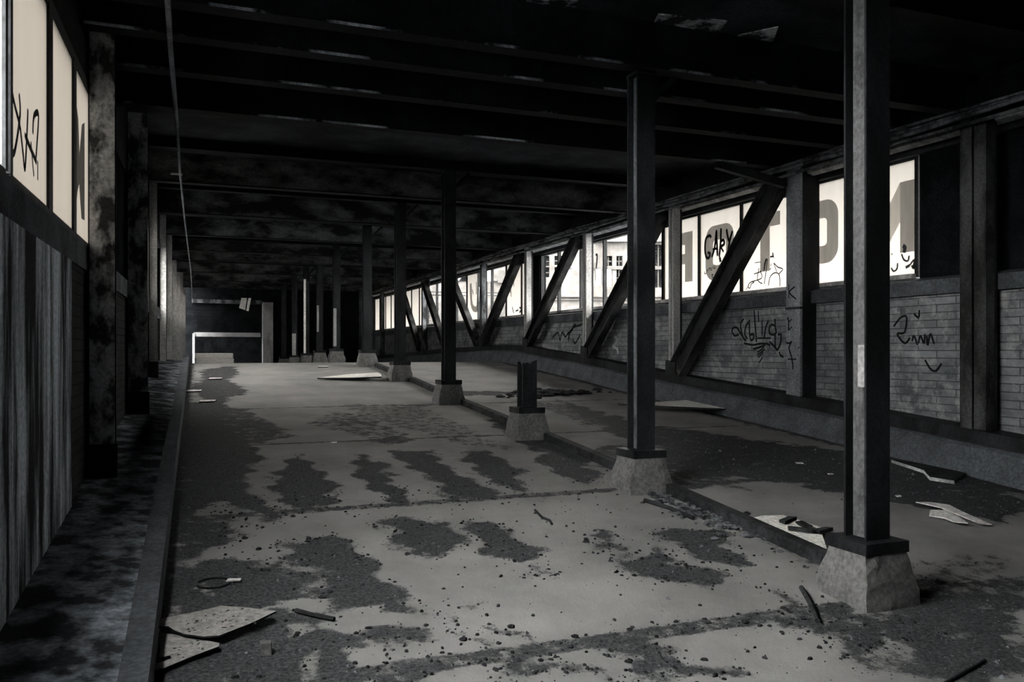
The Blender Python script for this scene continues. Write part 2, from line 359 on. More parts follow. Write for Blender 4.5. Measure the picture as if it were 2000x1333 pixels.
PANE_TAGS = {'gary': [(0.045, [(10.648, 1.689), (10.702, 1.721), (10.789, 1.681), (10.811, 1.53), (10.778, 1.412), (10.713, 1.392), (10.68, 1.452), (10.746, 1.472)]), (0.045, [(10.637, 1.391), (10.562, 1.54), (10.52, 1.785)]), (0.045, [(10.52, 1.773), (10.509, 1.609), (10.493, 1.395)]), (0.045, [(10.616, 1.508), (10.499, 1.508)]), (0.045, [(10.405, 1.795), (10.415, 1.598), (10.451, 1.378)]), (0.045, [(10.426, 1.599), (10.343, 1.613), (10.332, 1.551), (10.426, 1.524)]), (0.045, [(10.415, 1.523), (10.343, 1.441)]), (0.045, [(10.271, 1.764), (10.251, 1.676), (10.21, 1.573)]), (0.045, [(10.13, 1.721), (10.2, 1.572), (10.231, 1.453)])], 'arrow': [(0.05, [(10.446, 1.371), (10.426, 1.338), (10.419, 1.3)]), (0.02, [(10.463, 1.429), (10.442, 1.365)])], 'js': [(0.05, [(10.374, 1.197), (10.261, 1.236), (10.22, 1.25)]), (0.05, [(10.261, 1.236), (10.261, 1.162), (10.302, 1.068), (10.384, 1.049), (10.405, 1.088)]), (0.05, [(10.09, 1.256), (10.15, 1.238), (10.14, 1.188), (10.18, 1.119)])], 'curry': [(0.014, [(10.811, 1.198), (10.823, 1.161), (10.768, 1.169), (10.757, 1.219), (10.735, 1.191)]), (0.014, [(10.724, 1.241), (10.702, 1.195)]), (0.014, [(10.713, 1.228), (10.67, 1.236), (10.67, 1.211), (10.637, 1.196)]), (0.014, [(10.659, 1.248), (10.627, 1.207)]), (0.014, [(10.627, 1.258), (10.594, 1.217)]), (0.014, [(10.584, 1.266), (10.573, 1.215), (10.531, 1.242)]), (0.014, [(10.562, 1.277), (10.541, 1.25)]), (0.014, [(10.648, 1.133), (10.605, 1.13), (10.637, 1.107), (10.605, 1.086)])], 't_tag': [(0.014, [(9.623, 1.211), (9.495, 1.21)]), (0.014, [(9.641, 1.061), (9.568, 1.066), (9.477, 1.082)]), (0.014, [(9.531, 1.133), (9.568, 0.985), (9.495, 0.922), (9.459, 0.919)]), (0.014, [(9.513, 1.096), (9.477, 0.989), (9.715, 0.95), (9.772, 0.895), (9.734, 0.869), (9.697, 0.925), (9.641, 0.944), (9.697, 0.96)]), (0.014, [(9.753, 0.905), (9.828, 0.851)]), (0.014, [(9.423, 0.905), (9.388, 1.051), (9.353, 1.242)]), (0.014, [(9.423, 1.077), (9.379, 1.245)]), (0.014, [(9.335, 0.875), (9.3, 0.987), (9.213, 1.036), (9.128, 1.017), (9.102, 0.948), (9.102, 0.848)]), (0.014, [(9.222, 1.172), (9.145, 1.109), (9.043, 1.072), (9.128, 1.012)]), (0.014, [(9.222, 1.161), (9.162, 1.043)]), (0.014, [(9.282, 1.167), (9.282, 1.133)]), (0.014, [(9.309, 1.09), (9.274, 1.104)])], 't_tag2': [(0.03, [(9.248, 1.31), (9.23, 1.241)]), (0.03, [(9.3, 1.259), (9.23, 1.263)]), (0.03, [(9.423, 1.088), (9.406, 1.19), (9.37, 1.244)])], 'm_tag': [(0.045, [(7.061, 1.151), (7.029, 1.128), (7.045, 1.073)]), (0.045, [(7.021, 0.907), (6.966, 0.927)]), (0.022, [(7.077, 1.064), (7.045, 0.997), (6.99, 0.979), (6.974, 1.034)]), (0.022, [(7.222, 0.925), (7.189, 0.883), (7.141, 0.905), (7.133, 0.968)]), (0.022, [(7.222, 1.073), (7.206, 1.078)]), (0.022, [(6.966, 0.927), (6.904, 0.983), (6.927, 0.885)]), (0.022, [(6.943, 0.924), (6.904, 0.89), (6.892, 0.994)])], 'far_tag': [(0.05, [(14.415, 1.827), (14.352, 1.801), (14.394, 1.561)]), (0.05, [(14.415, 1.514), (14.415, 1.339)])], 'far_tag2': [(0.05, [(18.761, 1.039), (18.661, 0.888)]), (0.05, [(18.53, 0.931), (18.368, 0.948)]), (0.05, [(18.304, 1.005), (18.177, 0.963), (18.304, 0.885)]), (0.05, [(18.895, 1.451), (18.861, 1.387)]), (0.05, [(18.661, 1.825), (18.661, 1.521)]), (0.05, [(18.861, 1.535), (18.828, 1.287)])], 'far_letter': [(0.16, [(21.846, 1.829), (21.802, 1.394), (21.716, 1.208), (21.545, 1.117), (21.293, 1.16), (21.21, 1.7)])], 'far_tag3': [(0.06, [(21.716, 1.653), (21.63, 1.522)]), (0.06, [(21.376, 1.835), (21.376, 1.506)]), (0.06, [(21.251, 1.703), (21.169, 1.616)])], 'left_tag': [(0.035, [(4.309, 1.347), (4.349, 1.162), (4.497, 1.062), (4.542, 1.019)]), (0.035, [(4.497, 1.196), (4.519, 1.103), (4.411, 0.917), (4.349, 0.886)]), (0.035, [(4.704, 1.18), (4.68, 1.052), (4.633, 0.874), (4.587, 0.938), (4.533, 1.026)]), (0.035, [(4.624, 1.038), (4.778, 0.999), (4.933, 0.965)]), (0.035, [(4.828, 1.088), (4.854, 1.181), (4.96, 1.229), (4.976, 1.183), (4.906, 0.969)]), (0.035, [(4.778, 1.037), (4.854, 0.88)]), (0.035, [(4.96, 0.98), (4.96, 0.881)])], 'left_letter': [(6.27, 1.632), (6.378, 1.648), (6.453, 1.584), (6.51, 1.36), (6.628, 1.589), (6.771, 1.638), (6.771, 0.934), (6.608, 0.924), (6.491, 1.145), (6.416, 1.079), (6.342, 0.95), (6.27, 0.798), (6.27, 0.926), (6.342, 1.22), (6.36, 1.457), (6.27, 1.537)]}
WALL_TAGS = {'scrawl': [(0.03, [(9.555, 0.128), (9.658, 0.217), (9.752, 0.312), (9.839, 0.314), (9.868, 0.267), (9.81, 0.207), (9.714, 0.218)]), (0.03, [(9.602, 0.435), (9.667, 0.38), (9.667, 0.298), (9.62, 0.181), (9.555, 0.128)]), (0.03, [(9.528, 0.157), (9.583, 0.227), (9.555, 0.33), (9.482, 0.397)]), (0.03, [(9.482, 0.42), (9.482, 0.271), (9.455, 0.144), (9.4, 0.155), (9.391, 0.212), (9.473, 0.213)]), (0.03, [(9.382, 0.541), (9.364, 0.382), (9.347, 0.245), (9.329, 0.109)]), (0.03, [(9.293, 0.526), (9.284, 0.379)]), (0.03, [(9.214, 0.399), (9.214, 0.198)]), (0.03, [(9.171, 0.152), (9.145, 0.286), (9.085, 0.395)]), (0.03, [(9.311, 0.165), (9.033, 0.162)]), (0.03, [(8.958, 0.413), (8.949, 0.325), (9.017, 0.338), (9.067, 0.295), (9.059, 0.228), (9.0, 0.205), (8.933, 0.226), (8.949, 0.325)]), (0.03, [(8.949, 0.215), (8.949, 0.084), (8.916, 0.007), (8.85, 0.083), (8.834, 0.202), (8.899, 0.203)]), (0.03, [(9.602, 0.1), (9.418, 0.076), (9.24, 0.091), (9.102, 0.085), (9.05, 0.062)]), (0.03, [(9.4, 0.019), (9.276, 0.041), (9.153, 0.068)]), (0.03, [(9.311, -0.027), (9.171, 0.041)]), (0.03, [(9.311, -0.061), (9.153, 0.018)]), (0.03, [(9.293, -0.094), (9.197, -0.027)]), (0.03, [(9.276, -0.162), (9.205, -0.094)]), (0.03, [(9.067, 0.118), (8.966, 0.051), (8.899, -0.004)]), (0.03, [(8.866, -0.015), (8.85, -0.058), (8.785, -0.085)])], 'scrawl2': [(0.025, [(6.996, 0.259), (6.895, 0.355), (6.821, 0.352), (6.846, 0.196), (6.945, 0.178), (6.846, 0.078), (6.772, 0.136)]), (0.025, [(6.748, 0.096), (6.724, 0.154), (6.677, 0.057)]), (0.025, [(6.665, 0.076), (6.641, 0.153), (6.594, 0.076), (6.583, 0.171)]), (0.025, [(6.559, 0.152), (6.548, 0.056), (6.513, 0.17), (6.468, 0.065)]), (0.025, [(6.724, 0.387), (6.665, 0.346), (6.653, 0.423)]), (0.025, [(6.583, -0.096), (6.513, -0.19), (6.445, -0.208), (6.378, -0.132)])], 'scrawl3': [(0.04, [(15.983, 0.259), (15.716, 0.365), (15.611, 0.188)]), (0.04, [(15.611, 0.188), (15.508, 0.361), (15.354, 0.272), (15.203, 0.355), (15.203, 0.184)]), (0.04, [(15.203, 0.334), (15.006, 0.436), (15.154, 0.354)]), (0.04, [(15.006, 0.224), (14.909, 0.139), (14.671, 0.303)]), (0.04, [(14.861, 0.516), (15.006, 0.457), (14.578, 0.508)])], 'scrawl4': [(0.05, [(13.328, 0.242), (13.209, 0.202), (13.288, 0.107), (13.368, 0.069), (13.209, 0.031), (13.169, -0.064)])], 'post': [(0.022, [(8.409, 0.411), (8.386, 0.348), (8.394, 0.245)]), (0.022, [(8.386, 0.348), (8.332, 0.382)]), (0.022, [(8.386, 0.245), (8.332, 0.29)]), (0.022, [(8.433, 0.095), (8.371, 0.089), (8.332, 0.109), (8.371, 0.058), (8.378, 0.017), (8.34, -0.066), (8.317, -0.148), (8.31, -0.23)]), (0.022, [(8.402, -0.107), (8.249, -0.106)]), (0.05, [(8.212, 0.037), (8.207, 0.027)]), (0.03, [(8.219, -0.055), (8.216, -0.065)])], 'post_k': [(0.02, [(8.383, 0.812), (8.383, 0.642)]), (0.02, [(8.27, 0.776), (8.374, 0.712), (8.25, 0.621)])]}
# ---------------------------------------------------------------- structure: floor
def seg_dist(P, poly):
    poly = np.array(poly); A = poly; B = np.roll(poly, -1, 0)
    d = np.full(len(P), 1e9); inside = np.zeros(len(P), bool)
    for a, b in zip(A, B):
        ab = b - a; t = np.clip(((P - a) @ ab) / (ab @ ab + 1e-12), 0, 1)
        d = np.minimum(d, np.linalg.norm(P - (a + t[:, None] * ab), axis=1))
        c = ((a[1] > P[:, 1]) != (b[1] > P[:, 1])) & (P[:, 0] < (b[0] - a[0]) * (P[:, 1] - a[1]) / (b[1] - a[1] + 1e-12) + a[0])
        inside ^= c
    return np.where(inside, d, -d)
def grit_at(P):
    s = np.full(len(P), 0.10)
    P0 = P
    wx = .05 * np.sin(P[:, 0] * 7.1 + 2.3 * P[:, 1]) + .035 * np.sin(P[:, 1] * 13.7 - 5 * P[:, 0]) + .02 * np.sin(P[:, 0] * 29 + P[:, 1] * 17)
    wy = .07 * np.sin(P[:, 1] * 5.3 + 3.1 * P[:, 0] + 1) + .04 * np.sin(P[:, 0] * 15.1 + 4 * P[:, 1]) + .02 * np.sin(P[:, 1] * 31 - P[:, 0] * 19)
    P = P + np.stack([wx, wy], 1)
    for wgt, poly in STAINS:
        sd = seg_dist(P, poly)
        s = np.maximum(s, wgt * np.clip((sd + 0.10) / 0.18, 0, 1))
    for poly in HOLES:
        sd = seg_dist(P, poly)
        s = np.minimum(s, 1 - 0.9 * np.clip((sd + 0.05) / 0.1, 0, 1))
    # dirt along kerbs, the median and in front of the camera; tar filled joints across the slab
    x, y = P0[:, 0], P0[:, 1]
    s = np.maximum(s, np.clip(1.0 - (6.75 - x) / 0.35, 0, 0.95))
    s = np.maximum(s, np.clip(1.0 - (x - (-0.16 + 0.0197 * (y - 3.3))) / 0.30, 0, 0.85))
    s = np.maximum(s, 0.75 * np.clip(1 - np.abs(x - 3.66) / 0.25, 0, 1) * (y < 9))
    for yj, hw in ((3.51, 0.085), (6.03, 0.075), (8.6, 0.05), (11.2, 0.05)):
        s = np.maximum(s, 0.68 * np.clip((hw - np.abs(y - yj)) / 0.02, 0, 1))
    return s
ys = np.concatenate([np.arange(-8, 2.4, 0.2), np.arange(2.4, 9.5, 0.035), np.arange(9.5, 20, 0.09), np.arange(20, 46.01, 0.5)])
xs = np.concatenate([np.arange(-1.6, -0.2, 0.2), np.arange(-0.2, 7.0, 0.04), np.arange(7.0, 9.1, 0.5)])
GX, GY = np.meshgrid(xs, ys)
P = np.stack([GX.ravel(), GY.ravel()], 1)
Z = np.interp(P[:, 1], FY, FZ)
grit = grit_at(P)
bumpz = rng.uniform(-1, 1, len(P)) * 0.003 * np.clip(grit, 0.1, 1)
nx, ny = len(xs), len(ys)
idx = np.arange(nx * ny).reshape(ny, nx)
F4 = np.stack([idx[:-1, :-1].ravel(), idx[:-1, 1:].ravel(), idx[1:, 1:].ravel(), idx[1:, :-1].ravel()], 1)
me = bpy.data.meshes.new('floor')
me.from_pydata(np.column_stack([P, Z + bumpz]).tolist(), [], F4.tolist())
me.materials.append(M['floor'])
at = me.attributes.new('grit', 'FLOAT', 'POINT')
at.data.foreach_set('value', grit.astype(np.float32))
me.polygons.foreach_set('use_smooth', [True] * len(me.polygons))
fo = bpy.data.objects.new('floor', me); COL.objects.link(fo); fo['kind'] = 'structure'

def lbox(mb, off0, off1, y0, y1, z0, z1, mi=0):
    return mb.hexa([(xl(y0) + off0, y0, z0), (xl(y0) + off1, y0, z0), (xl(y1) + off1, y1, z0), (xl(y1) + off0, y1, z0)],
                   [(xl(y0) + off0, y0, z1), (xl(y0) + off1, y0, z1), (xl(y1) + off1, y1, z1), (xl(y1) + off0, y1, z1)], mi)
# deck slab below, ceiling above, end walls
mb = MB()
for a, b in zip(FY[:-1], FY[1:]):
    mb.hexa([(-1.6, a, fz(a) - .5), (9, a, fz(a) - .5), (9, b, fz(b) - .5), (-1.6, b, fz(b) - .5)],
            [(-1.6, a, fz(a) - .02), (9, a, fz(a) - .02), (9, b, fz(b) - .02), (-1.6, b, fz(b) - .02)])
struct('floor_deck', mb, 'concrete_dark')
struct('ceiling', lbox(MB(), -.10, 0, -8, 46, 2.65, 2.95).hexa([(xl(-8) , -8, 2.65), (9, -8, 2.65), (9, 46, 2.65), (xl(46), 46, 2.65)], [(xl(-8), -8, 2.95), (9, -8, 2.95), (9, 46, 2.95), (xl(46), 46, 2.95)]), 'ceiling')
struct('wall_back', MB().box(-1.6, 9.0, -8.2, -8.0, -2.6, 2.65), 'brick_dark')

# peeling plaster clinging to the ceiling slab
mb = MB()
for poly in ([(1.75, 6.1), (2.1, 5.97), (2.3, 6.05), (2.33, 6.35), (2.15, 6.5), (1.95, 6.4)], [(2.44, 5.9), (2.8, 5.75), (2.92, 6.1), (2.7, 6.2)],
             [(3.5, 5.75), (4.09, 5.67), (4.27, 6.2), (4.0, 6.22), (3.7, 6.3)], [(4.35, 5.9), (4.55, 5.62), (4.8, 6.02), (4.55, 6.2)],
             [(4.55, 6.4), (4.85, 6.1), (5.5, 6.4), (5.15, 6.62), (4.8, 6.6)]):
    mb.prism(poly, lambda p: (p[0], p[1], 2.642), lambda p: (p[0], p[1], 2.651))
struct('trim_ceiling_plaster', mb, 'peeling')

# cross beams: an I section each, broken highlights painted on some bottom flange edges
COLY = [3.58, 6.0, 8.42, 11.27, 14.05, 16.76, 20.3, 22.9, 25.45, 28.2, 31.2]
BY = [-6.5, -5.5, -4.5, -3.6, -2.7, -1.8, -0.9, 0.0, 0.9, 1.8, 2.7, 3.5, 4.3, 5.92, 6.55, 7.39, 8.5]
GIRD = [12.2, 14.95, 17.7, 20.4, 22.5, 26.0, 29.1, 32.2]
SHALLOW = COLY[3:]
EDGE_LIT = (5.92, 6.55, 7.39, 8.5)
for y in BY + GIRD + SHALLOW:
    mb = MB()
    x0, x1 = xl(y), 7.15
    zb = 2.50 if y in SHALLOW else 2.25
    mb.box(x0, x1, y - .075, y + .075, zb, zb + .018)
    mb.box(x0, x1, y - .01, y + .01, zb + .016, 2.66)
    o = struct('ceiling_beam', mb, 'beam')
    if y in EDGE_LIT:
        e = MB().box(x0 + .02, x1 - .8, y - .078, y - .074, 2.249, 2.27).build('flange_edge_highlight', 'edge', o)
        e['label'] = 'bright highlight painted along the beam edge'
    if y in GIRD:
        e = MB().box(x0 + .02, x1, y - .06, y - .012, 2.27, 2.65).build('lit_face', 'girder', o)  # pale face added so the girder looks lit
        e['label'] = 'pale mottled face of the beam, painted as lit'

# ---------------------------------------------------------------- structure: the lettered window side
struct('wall_right', MB().box(7.2, 7.55, -8, 33.0, -2.6, 0.58), 'brick')
mb = MB().box(7.15, 7.55, -8, 33.0, 2.2, 2.7)
struct('wall_right_header', mb, 'brick_dark')
o = struct('trim_sill', MB().hexa([(7.12, -8, .57), (7.55, -8, .57), (7.55, 33, .57), (7.12, 33, .57)], [(7.12, -8, .72), (7.55, -8, .81), (7.55, 33, .81), (7.12, 33, .72)]), 'concrete_dark')
struct('trim_head', MB().box(7.30, 7.55, -8, 33.0, 2.09, 2.21), 'frame')
struct('trim_head_ledge', MB().hexa([(7.06, -8, 2.145), (7.16, -8, 2.12), (7.16, 33, 2.12), (7.06, 33, 2.145)], [(7.06, -8, 2.175), (7.16, -8, 2.19), (7.16, 33, 2.19), (7.06, 33, 2.175)]), 'frame_pale')
struct('wall_right_blocking', MB().box(7.36, 7.5, -8, 6.80, .75, 2.15), 'black')
struct('wall_right_infill', MB().box(7.34, 7.5, 17.0, 17.60, .75, 2.15), 'black')

# kerb and walkway in front of it
def kerb_profile(y):
    z = fz(y)
    return [(6.72, z - .05), (6.74, z + .04), (6.83, z + .25), (6.87, z + .275), (7.25, z + .28), (7.25, z - .05)]
mb = MB(); ky = [-8, 0, 2] + [3 + .5 * k for k in range(0, 60)]
prev = None
for i, y in enumerate(ky[:-1]):
    y2 = ky[i + 1]; a = kerb_profile(y); b = kerb_profile(y2); n = len(a)
    vs = [(p[0], y, p[1]) for p in a] + [(p[0], y2, p[1]) for p in b]
    fs = [(k, (k + 1) % n, n + (k + 1) % n, n + k) for k in range(n)]
    if i == 0: fs.append(tuple(range(n)))
    mb.add(vs, fs)
struct('floor_kerb', mb, 'kerb')
mb = MB()
for a, b in zip(ky[:-1], ky[1:]):
    mb.hexa([(6.93, a, fz(a) + .2), (7.22, a, fz(a) + .2), (7.22, b, fz(b) + .2), (6.93, b, fz(b) + .2)],
            [(6.93, a, fz(a) + .40), (7.22, a, fz(a) + .40), (7.22, b, fz(b) + .40), (6.93, b, fz(b) + .40)])
o = mb.build('bottom_chord', 'steel'); o['kind'] = 'structure'; o.name = 'trim_bottom_chord'
struct('trim_top_chord', MB().box(6.95, 7.16, -8, 33, 2.22, 2.5), 'beam')

def on_x(x): return lambda u, v: (x, u, v)
def wall_tag(key, name, mat, parent, x, label):
    mb = MB()
    for wd, pts in WALL_TAGS[key]: mb.ribbon(pts, wd, on_x(x))
    o = mb.build(name, mat, parent)
    o['label'] = label
    return o
wr = bpy.data.objects['wall_right']
wall_tag('scrawl', 'graffiti', 'spray', wr, 7.196, 'looping black sprayed scrawl between the graffitied post and the diagonal brace')
wall_tag('scrawl2', 'graffiti', 'spray', wr, 7.196, 'thin black sprayed scrawl on the bricks behind the front column')
wall_tag('scrawl3', 'graffiti', 'spray', wr, 7.196, 'black sprayed tag under the clear panes')
wall_tag('scrawl4', 'graffiti', 'spray_white', wr, 7.196, 'white sprayed tag beside the diagonal brace')

# ribbon windows
def window(name, bounds, skip=()):
    y0, y1 = bounds[0], bounds[-1]
    mb = MB()
    mb.box(XR - .03, XR + .04, y0, y1, .79, .83).box(XR - .03, XR + .04, y0, y1, 2.065, 2.10)
    mb.box(XR - .03, XR + .04, y0 - .03, y0 + .02, .79, 2.10).box(XR - .03, XR + .04, y1 - .02, y1 + .03, .79, 2.10)
    f = struct(name, mb, 'frame')
    MB().box(XR - .10, XR - .03, y0, y1, .775, .825).build('added_sill_rail', 'frame_pale', f)['label'] = 'pale rail added as the lit line under the glazing'  # pale rail added to draw the lit line along the sill
    for y in bounds[1:-1]:
        MB().box(XR - .03, XR + .04, y - .022, y + .022, .82, 2.08).build('mullion', 'frame', f)
    return f
def pane(f, y0, y1, coat, x=XR):
    mb = MB().box(x, x + .006, y0 + .02, y1 - .02, .82, 2.075)
    o = mb.build('pane', ['grimy_glass' if coat in ('cleanish', 'dusty') else 'glass', coat] if coat else 'grimy_glass', f)
    if coat:
        for p in o.data.polygons:
            if p.normal.x < -.5: p.material_index = 1
        # the polygon facing the lane carries the film
    return o
def poly_part(polys, name, mat, parent, x):
    mb = MB()
    for poly in polys: mb.add([(x, p[0], p[1]) for p in poly], [tuple(range(len(poly)))])
    return mb.build(name, mat, parent)
def ring(y0, y1, z0, z1, ch, t):
    o = [(y0 + ch, z0), (y1 - ch, z0), (y1, z0 + ch), (y1, z1 - ch), (y1 - ch, z1), (y0 + ch, z1), (y0, z1 - ch), (y0, z0 + ch)]
    # rounded outline
    def rnd(y0, y1, z0, z1, r):
        pts = []
        for cx, cz, a0 in ((y1 - r, z0 + r, -90), (y1 - r, z1 - r, 0), (y0 + r, z1 - r, 90), (y0 + r, z0 + r, 180)):
            for k in range(7):
                a = math.radians(a0 + 15 * k); pts.append((cx + r * math.cos(a), cz + r * math.sin(a)))
        return pts
    A = rnd(y0, y1, z0, z1, ch); B = rnd(y0 + t, y1 - t, z0 + t * 1.15, z1 - t * 1.15, max(ch - t * .75, .05))
    n = len(A)
    return [[A[i], A[(i + 1) % n], B[(i + 1) % n], B[i]] for i in range(n)]
PB = [6.86, 7.88, 8.89, 9.91, 10.95, 11.98]
w1 = window('window_1', PB)
panes = [pane(w1, a, b, 'frosted') for a, b in zip(PB[:-1], PB[1:])]
ZL, ZH = 1.075, 1.855
XL_ = XR - .003
lm = poly_part([[(6.90, ZL), (7.10, ZL), (7.10, ZH), (6.90, ZH)], [(7.58, ZL), (7.78, ZL), (7.78, ZH), (7.58, ZH)]], 'letter', 'letter', panes[0], XL_)
lm['label'] = 'grey painted letter M stems'
o = poly_part([[(7.10, ZH), (7.10, 1.42), (7.34, ZL), (7.34, 1.50)], [(7.58, ZH), (7.34, 1.50), (7.34, ZL), (7.58, 1.42)]], 'letter', 'letter_faint', panes[0], XL_)
o['label'] = 'faded middle strokes of the letter M'
poly_part(ring(8.04, 8.74, ZL, ZH, .20, .19), 'letter', 'letter', panes[1], XL_)['label'] = 'grey painted letter O'
poly_part([[(9.10, 1.67), (9.71, 1.67), (9.71, ZH), (9.10, ZH)], [(9.31, ZL), (9.51, ZL), (9.51, 1.67), (9.31, 1.67)]], 'letter', 'letter', panes[2], XL_)['label'] = 'grey painted letter T'
poly_part(ring(10.10, 10.80, ZL - .03, ZH, .20, .19), 'letter', 'letter', panes[3], XL_)['label'] = 'grey painted letter O under sprayed words'
poly_part([[(11.15, ZL), (11.36, ZL), (11.36, ZH), (11.15, ZH)], [(11.36, 1.66), (11.72, 1.66), (11.80, 1.76), (11.72, ZH), (11.36, ZH)],
           [(11.36, 1.36), (11.72, 1.36), (11.80, 1.45), (11.72, 1.52), (11.36, 1.52)], [(11.62, 1.52), (11.80, 1.45), (11.80, 1.76), (11.62, 1.66)],
           [(11.50, 1.36), (11.70, 1.36), (11.80, ZL), (11.60, ZL)]], 'letter', 'letter', panes[4], XL_)['label'] = 'grey painted letter R'
def pane_tag(key, parent, mat, label, x=XR - .006):
    mb = MB()
    for wd, pts in PANE_TAGS[key]: mb.ribbon(pts, wd, on_x(x))
    o = mb.build('graffiti', mat, parent); o['label'] = label
pane_tag('gary', panes[3], 'spray', 'black sprayed word GARY')
mbA = PANE_TAGS['arrow']
pane_tag('arrow', panes[3], 'spray', 'black sprayed arrow pointing down')
pane_tag('js', panes[3], 'spray', 'black sprayed capital J')
pane_tag('curry', panes[3], 'spray', 'small black scribbled word')
pane_tag('t_tag', panes[2], 'spray', 'thin black sprayed loops')
pane_tag('t_tag2', panes[2], 'spray_grey', 'thick grey sprayed strokes')
pane_tag('m_tag', panes[0], 'spray_grey', 'grey sprayed curls')
# clear glazing further on
PB2 = [11.98, 13.02, 14.06, 15.05, 16.10, 16.98]
w2 = window('window_2', PB2)
p2 = [pane(w2, a, b, c) for a, b, c in zip(PB2[:-1], PB2[1:], ('cleanish', 'cleanish', 'dusty', 'cleanish', 'cleanish'))]
pane_tag('far_tag', p2[2], 'spray_grey', 'upright grey sprayed stroke')
PB3 = [17.62, 18.14, 19.13, 20.17, 21.20, 22.14, 23.11]
w3 = window('window_3', PB3)
p3 = [pane(w3, a, b, c) for a, b, c in zip(PB3[:-1], PB3[1:], ('frosted', 'frosted', 'cleanish', 'cleanish', 'frosted', 'cleanish'))]
pane_tag('far_tag2', p3[1], 'spray_grey', 'grey sprayed marks')
pane_tag('far_letter', p3[4], 'letter', 'grey painted letter U')
pane_tag('far_tag3', p3[4], 'spray', 'black sprayed dashes')
PB4 = [23.11, 24.1, 25.1, 26.1, 27.1, 28.1, 29.1, 30.1, 31.1, 32.0, 33.0]
w4 = window('window_4', PB4)
for a, b, c in zip(PB4[:-1], PB4[1:], ('frosted', 'cleanish', 'dusty', 'frosted', 'frosted', 'frosted', 'frosted', 'frosted', 'frosted', 'frosted')): pane(w4, a, b, c)

# ---------------------------------------------------------------- truss posts and diagonals of that side
PY = [5.81, 8.31, 11.05, 14.0, 16.86, 19.75, 22.55, 25.2, 28.0, 31.0]
order = ['first', 'second', 'third', 'fourth', 'fifth', 'sixth', 'seventh', 'eighth', 'ninth', 'tenth']
labels_p = ['dark steel wall post beyond the M window, beside the blocked opening',
            'wide concrete wall post with black sprayed letters between the T and O windows',
            'pale steel wall post just right of the R window, sills behind it',
            'pale steel wall post at the first clear panes',
            'lit steel wall post right of the narrow black infill panel',
            'steel wall post where two diagonal braces meet at the bottom',
            'dark steel wall post just past the U window',
            'dark steel wall post, third before the far end of the window wall',
            'dark steel wall post, second before the far end of the window wall',
            'dark steel wall post at the far end of the window wall']
labels_p[2] = 'pale steel wall post crossing the window right after the R pane'
labels_p[4] = 'lit steel wall post beside the narrow black infill panel'
for i, y in enumerate(PY):
    z0 = fz(y) + .40
    t = thing('wall_post', labels_p[i], 'post', (7.05, y, z0), 'truss posts along the lettered windows')
    if i == 1:
        part(MB().box(6.99, 7.25, y - .115, y + .125, z0 - .02, 2.24), 'shaded_body', 'steel', t)  # dark body, pale lane side: shaded and lit sides put into the materials
        part(MB().box(6.95, 6.992, y - .12, y + .13, z0 - .12, 2.24), 'lit_side', 'lit_side_and_conduit', t, 'pale slab painted as the lit side', bevel=.008)
        part(MB().box(6.945, 6.99, y - .125, y + .135, .50, .53), 'joint_band', 'frame', t)
        mb = MB()
        for wd, pts in WALL_TAGS['post'] + WALL_TAGS['post_k']: mb.ribbon(pts, wd, on_x(6.946))
        part(mb, 'graffiti', 'spray', t, 'black sprayed letters')
    else:
        hw = .135 if i == 0 else .068
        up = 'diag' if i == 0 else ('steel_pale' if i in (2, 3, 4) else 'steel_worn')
        for sgn in (-1, 1):
            a, b = sorted((y + sgn * .012, y + sgn * hw))
            mb = MB().box(6.95, 6.965, a, b, z0, 2.24)
            yy = a if sgn < 0 else b
            mb.box(6.95, 7.06, yy - .006, yy + .006, z0, 2.24)
            part(mb, 'channel', up, t)
        part(MB().box(7.0, 7.1, y - hw, y + hw, z0, 2.24), 'web', 'steel', t)
        if i: part(MB().box(6.935, 6.95, y - .14, y + .14, z0 - .02, z0 + .2), 'gusset_plate', 'steel', t)
diags = [(1, 2, 'massive dark diagonal brace crossing the GARY and T panes', .15), (2, 3, 'diagonal brace behind the second standing column, flaked paint', .13),
         (3, 4, 'diagonal brace crossing the first wide clear window', .11), (4, 5, 'diagonal brace rising from the meeting point towards the narrow black infill panel', .11),
         (6, 5, 'diagonal brace leaning the other way beside the U pane', .10), (7, 6, 'diagonal brace leaning away behind the fourth standing column', .10),
         (8, 7, 'thin diagonal brace at the far end of the window wall', .10)]
labels_d = {}
for a, b, lab, wd in diags:
    sg = 1 if PY[b] > PY[a] else -1
    ya, yb = PY[a] + .22 * sg, PY[b] - .22 * sg
    za, zb = 2.15, fz(PY[b]) + .48
    t = thing('diagonal_brace', lab, 'brace', (7.0, yb, zb), 'diagonal braces along the lettered windows')
    A, B = Vector((6.93, ya, za)), Vector((6.93, yb, zb))
    d = (B - A).normalized(); n = Vector((1, 0, 0)).cross(d)
    for s in (-1, 1):
        o = n * (wd * s)
        part(MB().bar(A + o, B + o, .14, .02, up=n), 'flange', 'diag', t)
    part(MB().bar(A + Vector((.02, 0, 0)), B + Vector((.02, 0, 0)), .02, wd * 2, up=n), 'web', 'steel', t)
    part(MB().box(6.99, 7.01, min(ya, ya + .3 * sg) - .15, max(ya, ya + .3 * sg) + .1, za - .25, 2.24), 'gusset_plate', 'steel', t)
# knee brace up to the beam by the lettered post
t = tag(MB().bar((6.88, 8.38, 2.03), (5.95, 8.48, 2.22), .09, .09).build('knee_brace', 'steel', loc=(6.88, 8.38, 2.03)), 'short steel knee brace from the graffitied post up to a ceiling beam', 'brace')

